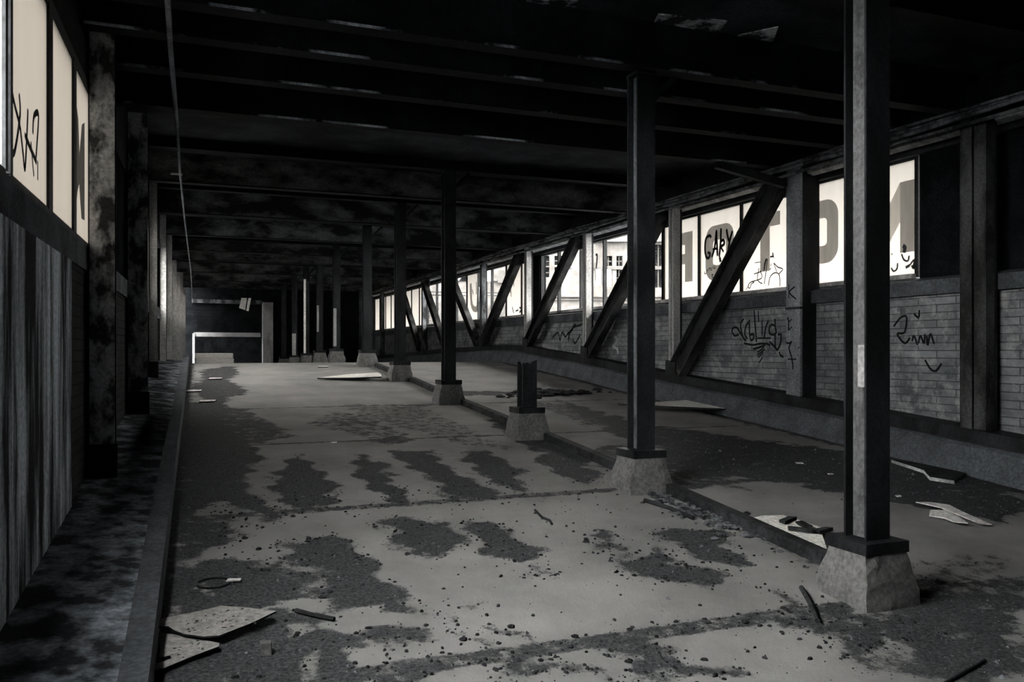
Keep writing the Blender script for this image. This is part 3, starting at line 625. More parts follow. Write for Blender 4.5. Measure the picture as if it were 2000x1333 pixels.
# conduits under the header
for k, (x, dz, r) in enumerate(((6.70, -.01, .022), (6.76, .045, .018), (6.83, -.04, .02), (6.72, .06, .014))):
    pts = [(x, y, 2.16 + dz + .012 * math.sin(y * 1.7 + k)) for y in np.arange(-2, 32.9, .7)]
    lab = ['lowest outer pipe of the conduit bundle under the ceiling above the windows', 'second pipe up in the conduit bundle above the windows',
           'pipe closest to the header in the conduit bundle above the windows', 'topmost thin pipe in the conduit bundle above the windows'][k]
    tag(MB().tube(pts, r, 6).build('conduit_pipe', 'steel_worn', smooth=True), lab, 'pipe', 'conduits above the lettered windows')

# ---------------------------------------------------------------- structure: near side wall
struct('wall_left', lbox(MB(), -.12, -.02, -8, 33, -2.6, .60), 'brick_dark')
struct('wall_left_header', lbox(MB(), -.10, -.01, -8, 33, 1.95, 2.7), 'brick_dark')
struct('trim_left_sill', lbox(MB(), -.08, .0, -8, 33, .58, .77), 'concrete_dark')
o = struct('wall_left_blocking', lbox(MB(), -.12, -.03, 7.56, 10.4, .75, 2.0), 'black')
struct('wall_left_cladding', lbox(MB(), -.03, .0, .5, 6.1, -1.75, .58), 'plank')
# walkway and its kerb
mb = MB(); mk = MB()
def xk(y): return -.215 + .0197 * (y - 3.3)
for a, b in zip(ky[:-1], ky[1:]):
    if a > 17.2: break
    mb.hexa([(xl(a) - .1, a, fz(a) - .1), (xk(a), a, fz(a) - .1), (xk(b), b, fz(b) - .1), (xl(b) - .1, b, fz(b) - .1)],
            [(xl(a) - .1, a, fz(a) + .12), (xk(a), a, fz(a) + .07), (xk(b), b, fz(b) + .07), (xl(b) - .1, b, fz(b) + .12)])
    mk.hexa([(xk(a), a, fz(a) - .05), (xk(a) + .115, a, fz(a) - .05), (xk(b) + .115, b, fz(b) - .05), (xk(b), b, fz(b) - .05)],
            [(xk(a) + .005, a, fz(a) + .17), (xk(a) + .11, a, fz(a) + .17), (xk(b) + .11, b, fz(b) + .17), (xk(b) + .005, b, fz(b) + .17)])
struct('floor_walkway', mb, 'dirt_walk')
struct('trim_kerb_rail', mk, 'rail')
LP = [6.98, 10.25, 13.95, 17.05, 20.0, 23.0, 26.0, 29.0, 32.3]
LW = [.17, .20, .11, .11, .11, .11, .11, .12, .12]
# windows of the near side
def lwindow(name, bounds, coats):
    mb = MB()
    y0, y1 = bounds[0], bounds[-1]
    lbox(mb, -.08, .0, y0, y1, .75, .785); lbox(mb, -.08, .0, y0, y1, 1.90, 1.97)
    f = struct(name, mb, 'frame')
    for y in bounds:
        sub_mb = MB(); hw_ = .025 if y in (4.20, 4.30) else .06; lbox(sub_mb, -.05, .004, y - hw_, y + hw_, .78, 1.92); sub_mb.build('mullion', 'frame', f)
    out = []
    for a, b, c in zip(bounds[:-1], bounds[1:], coats):
        m = MB(); lbox(m, -.016, -.010, a + .03, b - .03, .78, 1.915)
        o = m.build('pane', ['grimy_glass' if c == 'dusty' else 'glass', c] if c else ('glass' if bounds[0] < 5 else 'grimy_glass'), f)
        if c:
            for p in o.data.polygons:
                if p.normal.x > .5: p.material_index = 1
        out.append(o)
    return f, out
struct('wall_left_blocking_behind', lbox(MB(), -.25, -.03, -8, 1.5, .75, 2.0), 'black')
f6, lp6 = lwindow('window_5', [1.55, 2.4, 3.3, 4.20], [None, None, None])
f7, lp7 = lwindow('window_6', [4.30, 5.31, 6.235, 7.2, 7.5], ['frosted_thick'] * 3 + ['dusty'])  # last narrow pane added, unseen behind the post, to light the next post
f8, lp8 = lwindow('window_7', [10.4, 11.3, 12.2, 13.1, 13.95], ['frosted', 'frosted', 'dusty', 'frosted'])
f9, lp9 = lwindow('window_8', [13.95, 15.0, 16.0, 17.05], [None] * 3)
f10, lp10 = lwindow('window_9', [17.05, 18.1, 19.1, 20.0, 21, 22, 23.0, 24.0, 25, 26.0, 27.0, 28.0, 29.0], ['frosted'] * 6 + ['frosted'] * 6)
f11, lp11 = lwindow('window_10', [29.0, 30, 31, 32, 33.0], ['frosted'] * 4)
mb = MB()
def on_left(off): return lambda u, v: (xl(u) + off, u, v)
for wd, pts in PANE_TAGS['left_tag']: mb.ribbon(pts, wd, on_left(-.004))
o = mb.build('graffiti', 'spray_grey', lp7[0]); o['label'] = 'dark looping sprayed tag'
mb = MB(); fn = on_left(-.007)
mb.add([fn(*p) for p in PANE_TAGS['left_letter']], [tuple(range(len(PANE_TAGS['left_letter'])))])
o = mb.build('letter', 'letter_dark', lp7[2]); o['label'] = 'dark grey painted letter fragment'
lab_l = ['blistered pale steel wall post nearest the camera, beside the near windows', 'dim steel wall post on the near side, second from the camera, flaked paint',
         'grey lit edge of the third wall post on the near side', 'brightest lit wall post on the near side, fourth along',
         'fifth wall post on the near side, a dim streak', 'sixth wall post on the near side, a dim streak', 'seventh wall post on the near side, a dim streak',
         'eighth wall post on the near side, a bright far sliver', 'last wall post on the near side by the dark shutter']
for i, y in enumerate(LP):
    z0 = fz(y) + .10
    x0 = xl(y); x1 = x0 + LW[i]
    t = thing('wall_post', lab_l[i], 'post', (x0, y, z0), 'truss posts on the near side')
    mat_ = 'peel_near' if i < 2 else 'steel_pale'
    part(MB().box(x0, x1, y - .008, y + .008, z0, 2.64), 'flange', mat_, t)
    part(MB().box(x0 - .05, x0 + LW[i] * .45, y + .008, y + .16, z0, 2.5), 'web', 'steel', t)
    part(MB().box(x0, x1, y + .16, y + .175, z0, 2.5), 'flange', 'steel', t)
    if i < 3:
        part(MB().box(x0, x1 + .02, y - .016, y - .008, z0, z0 + .25), 'gusset_plate', 'steel', t)

# cable clipped to the beams on the near side, then hanging loose
cp = [(-.14, 2.0, 2.235), (-.11, 4.0, 2.235), (-.07, 5.73, 2.235), (-.06, 6.69, 2.235), (-.02, 8.98, 2.22), (.01, 11.11, 2.16), (.08, 14.57, 2.12), (.16, 18.0, 2.05), (.25, 21.4, 1.95), (.31, 22.93, 1.33)]
t = thing('hanging_cable', 'thin pale cable running under the ceiling beams, its far end hanging loose', 'cable', (-.07, 5.73, 2.235))
part(MB().tube(cp[:5], .019, 8), 'conduit', 'lit_side_and_conduit', t, smooth=True)
part(MB().tube(cp[4:], [.016, .014, .012, .012, .012, .014], 6), 'loose_wire', 'lit_side_and_conduit', t, smooth=True)
part(MB().box(-.10, .04, 11.09, 11.13, 2.15, 2.17), 'clip', 'steel_pale', t)

# ---------------------------------------------------------------- the row of columns on footings
CX0 = 3.49
lab_c = ['tall steel column on a pale concrete footing, nearest the camera, right half in shadow',
         'tall steel column on a concrete footing, second of the row, before the R and clear windows',
         'broken off steel stub on a concrete footing between the second and third tall columns',
         'dark steel column on a concrete footing just beyond the broken stub',
         'dark steel column on a footing beside a pale board lying on the floor',
         'dark steel column on a footing where the ramp crests',
         'dim column on a low footing just past the crest, lit streak painted on',
         'dim column on a speckled footing, second past the crest',
         'column with a thin bright edge, third past the crest', 'mottled column, fourth past the crest',
         'dim column, fifth past the crest, nearly lost in the dark']
lab_c[1] = 'tall steel column on a concrete footing, second in the row and before the clear windows'
def footing(y, zf, h, s, seed):
    r = random.Random(seed); j = lambda a: r.uniform(-a, a)
    b = [(CX0 - .205 * s + j(.012), y - .205 * s + j(.012), zf - .04), (CX0 + .205 * s, y - .205 * s + j(.012), zf - .04), (CX0 + .205 * s, y + .205 * s, zf - .04), (CX0 - .205 * s, y + .205 * s, zf - .04)]
    m_ = [(CX0 + (p[0] - CX0) * .90 + j(.008), y + (p[1] - y) * .90 + j(.008), zf + h * .45) for p in b]
    tp = [(CX0 - .145 * s, y - .145 * s, zf + h), (CX0 + .145 * s, y - .145 * s, zf + h), (CX0 + .145 * s, y + .145 * s, zf + h), (CX0 - .145 * s, y + .145 * s, zf + h)]
    # subdivided faces, chipped
    mb = MB()
    rings = []
    for k in range(7):
        t = k / 6
        q = []
        lo, hi, tt = (b, m_, t / .45) if t < .45 else (m_, tp, (t - .45) / .55)
        c = [Vector(lo[i]).lerp(Vector(hi[i]), min(tt, 1)) for i in range(4)]
        for i in range(4):
            for n in range(5):
                p = c[i].lerp(c[(i + 1) % 4], n / 5)
                if n in (0,): p = p.lerp(Vector((CX0, y, p.z)), .045)
                q.append((p.x + j(.007), p.y + j(.007), p.z))
        rings.append(q)
    n = 20; vs = [p for q in rings for p in q]; fs = []
    for k in range(6):
        for i in range(n): fs.append((k * n + i, k * n + (i + 1) % n, (k + 1) * n + (i + 1) % n, (k + 1) * n + i))
    fs += [tuple(range(n))[::-1], tuple(range(6 * n, 7 * n))]
    return mb.add(vs, fs)
for i, y in enumerate(COLY):
    zf = fz(y - .19); h = .28
    t = thing('broken_column' if i == 2 else 'steel_column', lab_c[i], 'column', (CX0, y, zf), 'central row of columns')
    part(footing(y, zf, h, 1.0, i), 'footing', 'concrete', t)
    part(MB().box(CX0 - .15, CX0 + .15, y - .15, y + .15, zf + h, zf + h + .062), 'base_plate', 'steel', t, bevel=.004)
    zb = zf + h + .062; ztop = (2.25 if i < 2 else 2.50) if i != 2 else -.13
    a = .082
    if i != 2:
        part(MB().box(CX0 - a, CX0 + a, y - a, y - a + .014, zb, ztop), 'flange', 'steel', t)
        part(MB().box(CX0 - a, CX0 + a, y + a - .014, y + a, zb, ztop), 'flange', 'steel', t)
        wmat = 'steel_worn'
        part(MB().box(CX0 - .03, CX0 - .016, y - a + .014, y + a - .014, zb, ztop), 'web', 'web_paint' if i == 0 else ('steel_pale' if i in (6, 8) else wmat), t, 'pale web of the column')  # webs paler than flanges; palest on two far columns, painting lit edges
        if i == 0: part(MB().box(CX0 - .034, CX0 - .0305, y - a + .016, y + .03, -.20, .03), 'paint_patch', 'steel_pale', t, 'light patch of bare filler')
        if i in (6, 7, 8, 9):  # pale strips on the flanges paint in lit streaks
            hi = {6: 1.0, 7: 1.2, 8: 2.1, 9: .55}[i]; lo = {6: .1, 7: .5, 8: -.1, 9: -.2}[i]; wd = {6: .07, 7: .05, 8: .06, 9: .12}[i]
            part(MB().box(CX0 - a - .002, CX0 - a + wd, y - a - .003, y - a + .0005, lo, hi), 'lit_streak', 'board' if i == 8 else 'steel_pale', t, 'pale strip painted in as a lit streak')
        part(MB().box(CX0 - a, CX0 + a, y - a - .02, y + a + .02, ztop - .025, ztop), 'cap_plate', 'steel', t)
        part(MB().bar((CX0 + a, y, ztop - .23), (CX0 + .3, y, ztop - .01), .05, .04), 'bracket', 'steel', t)
    else:
        def jag(x0, x1, y0, y1, dz):
            m = MB(); n = 6
            vs = []; 
            for k in range(n + 1):
                u = k / n; zz = ztop + dz[k % len(dz)]
                for (xx, yy) in ((x0 + (x1 - x0) * u, y0), (x0 + (x1 - x0) * u, y1)):
                    vs += [(xx, yy, zb), (xx, yy, zz)]
            fs = []
            for k in range(n):
                o = k * 4; p = o + 4
                fs += [(o, p, p + 1, o + 1), (o + 2, o + 3, p + 3, p + 2), (o + 1, p + 1, p + 3, o + 3), (o, o + 2, p + 2, p)]
            fs += [(0, 1, 3, 2), (n * 4, n * 4 + 2, n * 4 + 3, n * 4 + 1)]
            return m.add(vs, fs)
        part(jag(CX0 - a, CX0 + a, y - a, y - a + .014, (.0, -.01, .005, -.015, .012, .02, .03)), 'flange', 'steel', t)
        part(jag(CX0 - a, CX0 + a, y + a - .014, y + a, (.0, .015, -.03, -.02, .0, -.06, -.02)), 'flange', 'steel', t)
        part(MB().box(CX0 - .02, CX0 - .006, y - a + .014, y + a - .014, zb, ztop - .03), 'web', 'steel', t)

# low dark kerb joining the footings
mb = MB()
for a, b in zip(COLY[:6], COLY[1:7]):
    if a > 16: break
    n = 8
    for k in range(n):
        p, q = a + .15 + (b - a - .3) * k / n, a + .15 + (b - a - .3) * (k + 1) / n
        mb.hexa([(3.60, p, fz(p) - .03), (3.70, p, fz(p) - .03), (3.70, q, fz(q) - .03), (3.60, q, fz(q) - .03)], [(3.605, p, fz(p) + .075), (3.695, p, fz(p) + .075), (3.695, q, fz(q) + .075), (3.605, q, fz(q) + .075)])
struct('trim_median_kerb', mb, 'timber')

# ---------------------------------------------------------------- far end
mb = MB()
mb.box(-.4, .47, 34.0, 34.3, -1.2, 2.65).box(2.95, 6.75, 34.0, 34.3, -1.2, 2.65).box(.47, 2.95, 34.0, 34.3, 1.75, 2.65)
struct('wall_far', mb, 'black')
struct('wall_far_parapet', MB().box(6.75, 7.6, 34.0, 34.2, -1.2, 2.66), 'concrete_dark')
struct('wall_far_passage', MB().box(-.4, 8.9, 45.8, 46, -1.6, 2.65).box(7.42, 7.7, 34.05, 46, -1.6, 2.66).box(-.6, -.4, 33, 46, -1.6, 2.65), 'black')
mb = MB()
for k in range(9): mb.box(.5, 2.92, 33.92 - .012 * (k % 2), 33.97, .66 + k * .125, .78 + k * .125)
t = thing('roller_shutter', 'half raised dark roller shutter with a pale bottom rail at the far end', 'shutter', (1.7, 33.9, .52))
part(mb, 'curtain', 'black', t)
part(MB().box(.5, 2.92, 33.82, 33.92, .52, .68), 'bottom_rail', 'steel_pale', t, 'pale bottom rail', bevel=.01)
part(MB().box(.46, .54, 33.75, 33.9, -.62, .64), 'guide_rail', 'steel_pale', t, 'pale upright guide')
part(MB().box(.44, 2.98, 33.7, 33.95, 1.78, 1.92), 'roller_box', 'steel_worn', t)
tag(MB().box(2.98, 3.36, 33.6, 33.98, fz(33.8) - .02, 1.85).build('timber_post', 'steel_pale', loc=(3.1, 33.8, fz(33.8)), bevel=.01), 'wide pale upright post beside the roller shutter at the far end', 'post')
tb = thing('concrete_barrier', 'low pale concrete block lying in front of the roller shutter', 'block', (1.15, 30.5, fz(30.5)))
part(MB().box(.52, 1.74, 30.4, 30.75, fz(30.5) - .03, -.27), 'lower_course', 'board', tb, bevel=.02)
part(MB().box(.50, 1.72, 30.42, 30.72, -.27, -.09), 'upper_course', 'board', tb, bevel=.02)
# torn sheets hanging from the ceiling
t = thing('hanging_sheet', 'pale torn double sheet dangling from the ceiling before the roller shutter', 'sheet', (2.15, 30.3, 2.2))
part(MB().hexa([(1.90, 30.2, 1.45), (2.10, 30.2, 1.38), (2.10, 30.22, 1.38), (1.90, 30.22, 1.45)], [(1.98, 30.3, 1.80), (2.16, 30.3, 1.80), (2.16, 30.32, 1.80), (1.98, 30.32, 1.80)]), 'torn_flap', 'board', t)
part(MB().hexa([(2.13, 30.2, 1.36), (2.21, 30.2, 1.35), (2.21, 30.22, 1.35), (2.13, 30.22, 1.36)], [(2.21, 30.3, 1.80), (2.30, 30.3, 1.80), (2.30, 30.32, 1.80), (2.21, 30.32, 1.80)]), 'torn_flap', 'board', t)
part(MB().box(2.1, 2.12, 30.3, 30.32, 1.80, 2.66).box(2.0, 2.28, 30.3, 30.315, 1.79, 1.81), 'wire', 'steel', t)
# boards leaning by the gap at the end of the window wall
for k, (x0, x1, y, z1, lab) in enumerate(((6.30, 6.55, 31.2, 1.6, 'first of the upright planks by the gap at the far end'), (6.62, 6.80, 31.6, 1.75, 'second of the upright planks by the gap at the far end'))):
    tag(MB().box(x0, x1, y, y + .04, fz(y) - .01, z1).build('upright_plank', 'steel_worn', loc=(x0, y, fz(y))), lab, 'plank', 'planks by the far gap')

w12 = struct('window_11', MB().box(7.38, 7.44, 33.0, 33.06, .3, 2.15).box(7.38, 7.44, 33.94, 34.0, .3, 2.15).box(7.38, 7.44, 33.0, 34.0, 2.08, 2.2), 'frame')
pane(w12, 33.04, 33.96, 'frosted', 7.41)
struct('trim_end_panel', MB().box(7.36, 7.5, 33.0, 34.2, -1.2, .82).box(7.36, 7.5, 33.0, 34.2, 2.07, 2.66), 'concrete_dark')

# ---------------------------------------------------------------- outside: street, yard and facade
tagz = MB().box(-150, 150, -80, 200, -6.6, -6.3)
struct('ground', tagz, 'ground')
FW = Vector((math.sin(TH), math.cos(TH), 0)); RT = Vector((math.cos(TH), -math.sin(TH), 0))
def fpt(r, d, z): return tuple(FW * d + RT * r + Vector((0, 0, z)))
def fbox(mb, r0, r1, d0, d1, z0, z1):
    c = lambda z: [fpt(r0, d0, z), fpt(r1, d0, z), fpt(r1, d1, z), fpt(r0, d1, z)]
    return mb.hexa(c(z0), c(z1))
D = 40.0; k_ = D / 1650
def R_(px): return (px - 1000) * k_
def Z_(py): return (685 - py) * k_
b1 = thing('factory_building', 'bright multi storey factory across the street seen through the clear panes', 'building', fpt(R_(1180), D, -6.3))
# the facade leaves real openings: piers and bands around the windows
wins = [(1056, 1073, 500, 520), (1056, 1073, 522, 542), (1083, 1098, 500, 518), (1083, 1098, 522, 545), (1096, 1116, 525, 558), (1164, 1176, 525, 558), (1182, 1196, 500, 520), (1182, 1196, 525, 560), (1204, 1216, 500, 520), (1204, 1216, 525, 560), (1230, 1250, 480, 560), (1278, 1296, 478, 562), (1320, 1345, 478, 562)]
xsb = sorted({1044, 1400} | {v for wn_ in wins for v in wn_[:2]}); zsb = sorted({440, 952} | {v for wn_ in wins for v in wn_[2:]})
mb = MB()
for xa, xb in zip(xsb[:-1], xsb[1:]):
    run = None
    for za, zb in zip(zsb[:-1], zsb[1:]):
        cxm, czm = (xa + xb) / 2, (za + zb) / 2
        if any(a < cxm < b and c < czm < d for a, b, c, d in wins): 
            if run: fbox(mb, R_(xa), R_(xb), D, D + .5, Z_(run[1]), Z_(run[0])); run = None
        else: run = (run[0], zb) if run else (za, zb)
    if run: fbox(mb, R_(xa), R_(xb), D, D + .5, Z_(run[1]), Z_(run[0]))
part(mb, 'facade_wall', 'facade', b1)
part(fbox(MB(), R_(1044), R_(1400), D - .25, D, Z_(581), Z_(576)), 'belt_course', 'facade', b1)
part(fbox(MB(), R_(1044), R_(1400), D - .15, D, Z_(587), Z_(585)), 'belt_course', 'facade_grey', b1)
part(fbox(MB(), R_(1160), R_(1300), D - .1, D, Z_(527), Z_(522)), 'lintel', 'facade_grey', b1)
part(fbox(MB(), R_(1160), R_(1400), D - .35, D, Z_(474), Z_(469)), 'cornice', 'facade', b1)
for a, b, c, d in wins:
    if (a, c) in ((1164, 525), (1182, 525), (1096, 525)): continue      # blown out: the sky shows through
    o = part(fbox(MB(), R_(a), R_(b), D + .25, D + .3, Z_(d), Z_(c)), 'window', 'facade_glass', b1)
    mx = (a + b) / 2
    sub(fbox(fbox(MB(), R_(mx) - .022, R_(mx) + .022, D + .2, D + .26, Z_(d), Z_(c)), R_(a), R_(b), D + .2, D + .26, Z_((c + d) / 2) - .022, Z_((c + d) / 2) + .022), 'sash_bar', 'facade', o, b1)
D2 = 46.0
b2 = thing('low_building', 'pale low building with a grey base and a small gable, seen through the far panes', 'building', fpt(-2.0, D2, -6.3))
k2 = D2 / 1650
q = lambda px: (px - 1000) * k2
zz = lambda py: (685 - py) * k2
part(fbox(MB(), q(780), q(1046), D2, D2 + 6, -6.3, zz(596)), 'base_wall', 'facade_grey', b2)
part(fbox(MB(), q(780), q(1046), D2 + .5, D2 + 6, zz(596), zz(548)), 'upper_wall', 'facade', b2)
part(fbox(MB(), q(960), q(1046), D2 + .3, D2 + 6, zz(548), zz(500)), 'raised_block', 'facade', b2)
part(fbox(MB(), q(972), q(985), D2 + .25, D2 + .4, zz(552), zz(528)), 'window', 'facade_grey', b2)
part(MB().prism([(q(894), zz(548)), (q(918), zz(548)), (q(914), zz(538)), (q(900), zz(541))], lambda p: fpt(p[0], D2 + .4, p[1]), lambda p: fpt(p[0], D2 + 3, p[1])), 'gable', 'facade_glass', b2)
for k, (py0, py1, lab) in enumerate(((567, 572, 'upper overhead wire outside the far panes'), (574, 577, 'lower overhead wire outside the far panes'))):
    kk = 34 / 1650
    pts = [fpt((px - 1000) * kk, 34, (685 - (py0 + (py1 - py0) * u + 2 * 4 * u * (1 - u))) * kk) for u, px in [(i / 10, 740 + 32 * i) for i in range(11)]]
    tag(MB().tube(pts, .02, 5).build('overhead_wire', 'steel', smooth=True, loc=pts[0]), lab, 'wire', 'overhead wires outside')

# ---------------------------------------------------------------- litter on the floor
def sheet(name, poly, z, thick, mat, edge, lab, cat, lift=None, group=None):
    """flat broken panel with its own thickness lying on the sloping floor; lift(x,y) raises a corner"""
    lf = lift or (lambda x, y: 0)
    mb = MB()
    n = len(poly)
    lo = [(x, y, fz(y) + z + lf(x, y)) for x, y in poly]; hi = [(x, y, fz(y) + z + thick + lf(x, y)) for x, y in poly]
    mb.add(lo + hi, [tuple(range(n))[::-1]], 1); mb.add(lo + hi, [tuple(range(n, 2 * n))], 0)
    mb.add(lo + hi, [(i, (i + 1) % n, n + (i + 1) % n, n + i) for i in range(n)], 1)
    cx = sum(p[0] for p in poly) / n; cy = sum(p[1] for p in poly) / n
    o = mb.build(name, [mat, edge], loc=(cx, cy, fz(cy) + z))
    return tag(o, lab, cat, group)
def specks(o, pts, sz, name, root_loc, z):
    mb = MB()
    for x, y in pts:
        n = 6; r = sz * random.uniform(.5, 1.2); e = random.uniform(1, 2.5); a0 = random.uniform(0, 3)
        rim = [(x + r * e * math.cos(a0) * math.cos(2 * math.pi * k / n) - r * math.sin(a0) * math.sin(2 * math.pi * k / n), y + r * e * math.sin(a0) * math.cos(2 * math.pi * k / n) + r * math.cos(a0) * math.sin(2 * math.pi * k / n)) for k in range(n)]
        vs = [(p[0], p[1], fz(p[1]) + z(p[0], p[1])) for p in rim] + [(x, y, fz(y) + z(x, y) + r * .5)]
        mb.add(vs, [(k, (k + 1) % n, n) for k in range(n)])
    c = mb.build(name, 'dirt', o, loc=root_loc)
    c['kind'] = 'stuff'; c['label'] = 'black crumbs of dirt'
b1l = lambda x, y: .035 + .015 * (x + .07)
bd = sheet('hardboard_panel', [(-.09, 4.14), (-.10, 4.23), (.06, 4.26), (.19, 4.30), (.30, 4.24), (.43, 4.15), (.30, 4.04), (.165, 3.955), (.10, 3.965), (.02, 4.02), (-.02, 4.075), (-.045, 4.13)], 0, .008, 'hardboard', 'board_edge',
           'pale broken hardboard panel by the kerb in front, lying on top of another', 'board', b1l)
specks(bd, [(random.uniform(.02, .33), random.uniform(4.02, 4.24)) for _ in range(34)], .006, 'dirt_crumbs', tuple(bd.location), lambda x, y: .0085 + b1l(x, y))
bd2 = sheet('hardboard_panel', [(-.105, 4.13), (.02, 4.05), (.165, 3.925), (.16, 3.89), (.06, 3.83), (-.10, 3.715), (-.085, 3.80), (-.03, 3.83), (-.035, 3.86), (-.08, 3.85), (-.075, 3.95)], .012, .008, 'hardboard', 'board_edge',
            'pale broken hardboard panel by the kerb in front, lying under the other', 'board', lambda x, y: .005)
specks(bd2, [(random.uniform(-.03, .1), random.uniform(3.82, 3.98)) for _ in range(16)], .005, 'dirt_crumbs', tuple(bd2.location), lambda x, y: .0255)
sheet('plywood_sheet', [(5.66, 10.36), (6.05, 10.24), (6.70, 10.25), (6.72, 9.36), (6.1, 9.85)], .05, .02, 'board', 'board_edge', 'long pale pointed sheet lying against the kerb behind the second column', 'board', lambda x, y: .03 * (x - 5.6))
sheet('plywood_sheet', [(2.15, 14.35), (2.7, 14.62), (3.24, 14.6), (3.22, 14.3), (3.15, 13.95), (2.7, 14.05)], .01, .02, 'board', 'board_edge', 'pale sheet lying flat beside the footing of the fifth column', 'board', lambda x, y: .05 * (x - 2.1))
pl = sheet('broken_panel', [(3.74, 4.95), (3.90, 5.00), (4.07, 4.97), (4.10, 4.80), (4.13, 4.62), (4.02, 4.52), (3.82, 4.25), (3.74, 4.35), (3.76, 4.6)], .01, .014, 'board', 'board_edge', 'pale delaminated panel lying beyond the median kerb beside the front footing', 'board')
mb = MB()
for (x, y, a, s) in ((3.98, 4.82, .4, .10), (4.02, 4.70, 1.2, .09), (3.92, 4.60, 2.2, .10), (4.06, 4.55, .2, .08)):
    d = Vector((math.cos(a), math.sin(a), 0)); n = Vector((-d.y, d.x, 0))
    p = [Vector((x, y, fz(y) + .026)) + d * s * u + n * s * .35 * v for u, v in ((-1, -1), (1, -.6), (.8, 1), (-.7, .7))]
    mb.hexa([tuple(v_) for v_ in p], [(v_.x, v_.y, v_.z + .018 + .01 * random.random()) for v_ in p])
c = mb.build('flaking_layer', 'asphalt', pl, loc=tuple(pl.location)); c['label'] = 'dark curled layers'
sheet('torn_sheet', [(5.36, 4.99), (5.47, 4.96), (5.56, 4.86), (5.49, 4.68), (5.40, 4.36), (5.33, 4.40), (5.38, 4.62), (5.42, 4.8)], .012, .006, 'paper', 'paper', 'long white torn sheet in the right lane', 'sheet', lambda x, y: .012)
sheet('torn_sheet', [(5.28, 4.78), (5.37, 4.70), (5.36, 4.62), (5.24, 4.42), (5.15, 4.46), (5.20, 4.58), (5.18, 4.70)], .004, .008, 'paper', 'paper', 'crumpled white torn sheet beside the long one in the right lane', 'sheet', lambda x, y: .03 * abs(math.sin(x * 40)))
sheet('torn_sheet', [(5.42, 4.80), (5.47, 4.79), (5.46, 4.74), (5.41, 4.75)], .02, .004, 'paper', 'paper', 'smallest torn white scrap among the sheets in the right lane', 'sheet')
sheet('cover_plate', [(6.47, 6.32), (6.60, 6.20), (6.70, 5.67), (6.30, 5.45), (6.20, 5.62), (6.38, 5.85)], .004, .03, 'timber', 'frame_pale', 'flat dark plate with a pale rim at the foot of the kerb', 'plate')
for (x, y, sx, sy, lab) in ((5.51, 6.50, .05, .02, 'thin white scrap lying farthest back in the right lane behind the front column'), (5.47, 6.04, .03, .02, 'small white scrap lying closer in the right lane behind the front column'),
                            (1.44, 8.53, .035, .02, 'lone white scrap in the middle of the left lane'), (.27, 4.74, .04, .02, 'crumpled white scrap beside the dark loop on the floor'),
                            (5.43, 5.23, .03, .015, 'white scrap beside the front column in the right lane')):
    sheet('paper_scrap', [(x - sx, y - sy), (x + sx * .8, y - sy * .7), (x + sx, y + sy), (x - sx * .7, y + sy * .8)], .002, .006, 'paper', 'paper', lab, 'scrap', lambda a, b: .01 * abs(math.sin(a * 60)))
for (x, y, lab) in ((.35, 11.9, 'pale scrap of board near the kerb far up the left lane'), (.55, 14.6, 'small pale scrap far up the left lane'), (.2, 13.0, 'pale scrap far up the left lane beside the kerb'), (2.6, 16.6, 'little pale heap of rags by the footing at the crest')):
    sheet('paper_scrap', [(x - .11, y - .08), (x + .09, y - .06), (x + .11, y + .07), (x - .08, y + .09)], .004, .015, 'paper', 'board_edge', lab, 'scrap')
def stick(p, r, lab, mat='timber'):
    z = [fz(q[1]) + r for q in p]
    tag(MB().tube([(q[0], q[1], zz_) for q, zz_ in zip(p, z)], r, 7).build('stick', mat, loc=(p[0][0], p[0][1], fz(p[0][1]))), lab, 'stick')
stick([(2.385, 5.60), (2.36, 5.42), (2.38, 5.33), (2.36, 5.25)], .009, 'dark bent stick lying on the bare slab left of the second column')
stick([(.53, 4.23), (.60, 4.15), (.69, 4.07)], .012, 'dark stick lying in the grit behind the hardboard panels')
stick([(3.20, 3.76), (3.10, 3.58), (2.96, 3.36)], .014, 'dark stick leaning by the foot of the front footing')
stick([(3.30, 5.62), (3.37, 5.36), (3.39, 5.1)], .016, 'dark stick lying beside the sandy rubble between the first two footings')
stick([(2.6, 2.62), (3.0, 2.66), (3.4, 2.78)], .008, 'thin dark rod at the very bottom edge beside the front footing')
t = thing('brick_fragment', 'broken half brick standing in the grit in front of the hardboard panels', 'brick', (.35, 3.82, fz(3.82)))
part(MB().hexa([(.325, 3.80, fz(3.8) - .005), (.375, 3.79, fz(3.8) - .005), (.38, 3.83, fz(3.8) - .005), (.33, 3.84, fz(3.8) - .005)], [(.325, 3.815, fz(3.8) + .05), (.372, 3.805, fz(3.8) + .05), (.378, 3.84, fz(3.8) + .052), (.33, 3.85, fz(3.8) + .054)]), 'body', 'concrete', t, bevel=.004)
# flattened dark loop of cable
lp = [(.17 + .085 * math.cos(a), 4.74 + .075 * math.sin(a), fz(4.74 + .075 * math.sin(a)) + .006) for a in [math.radians(10 * k) for k in range(-17, 16)]]
tag(MB().tube(lp, .006, 6).build('cable_loop', 'rubber', smooth=True, loc=(.17, 4.74, fz(4.74))), 'dark loop of cable lying on the floor behind the hardboard panels', 'cable')

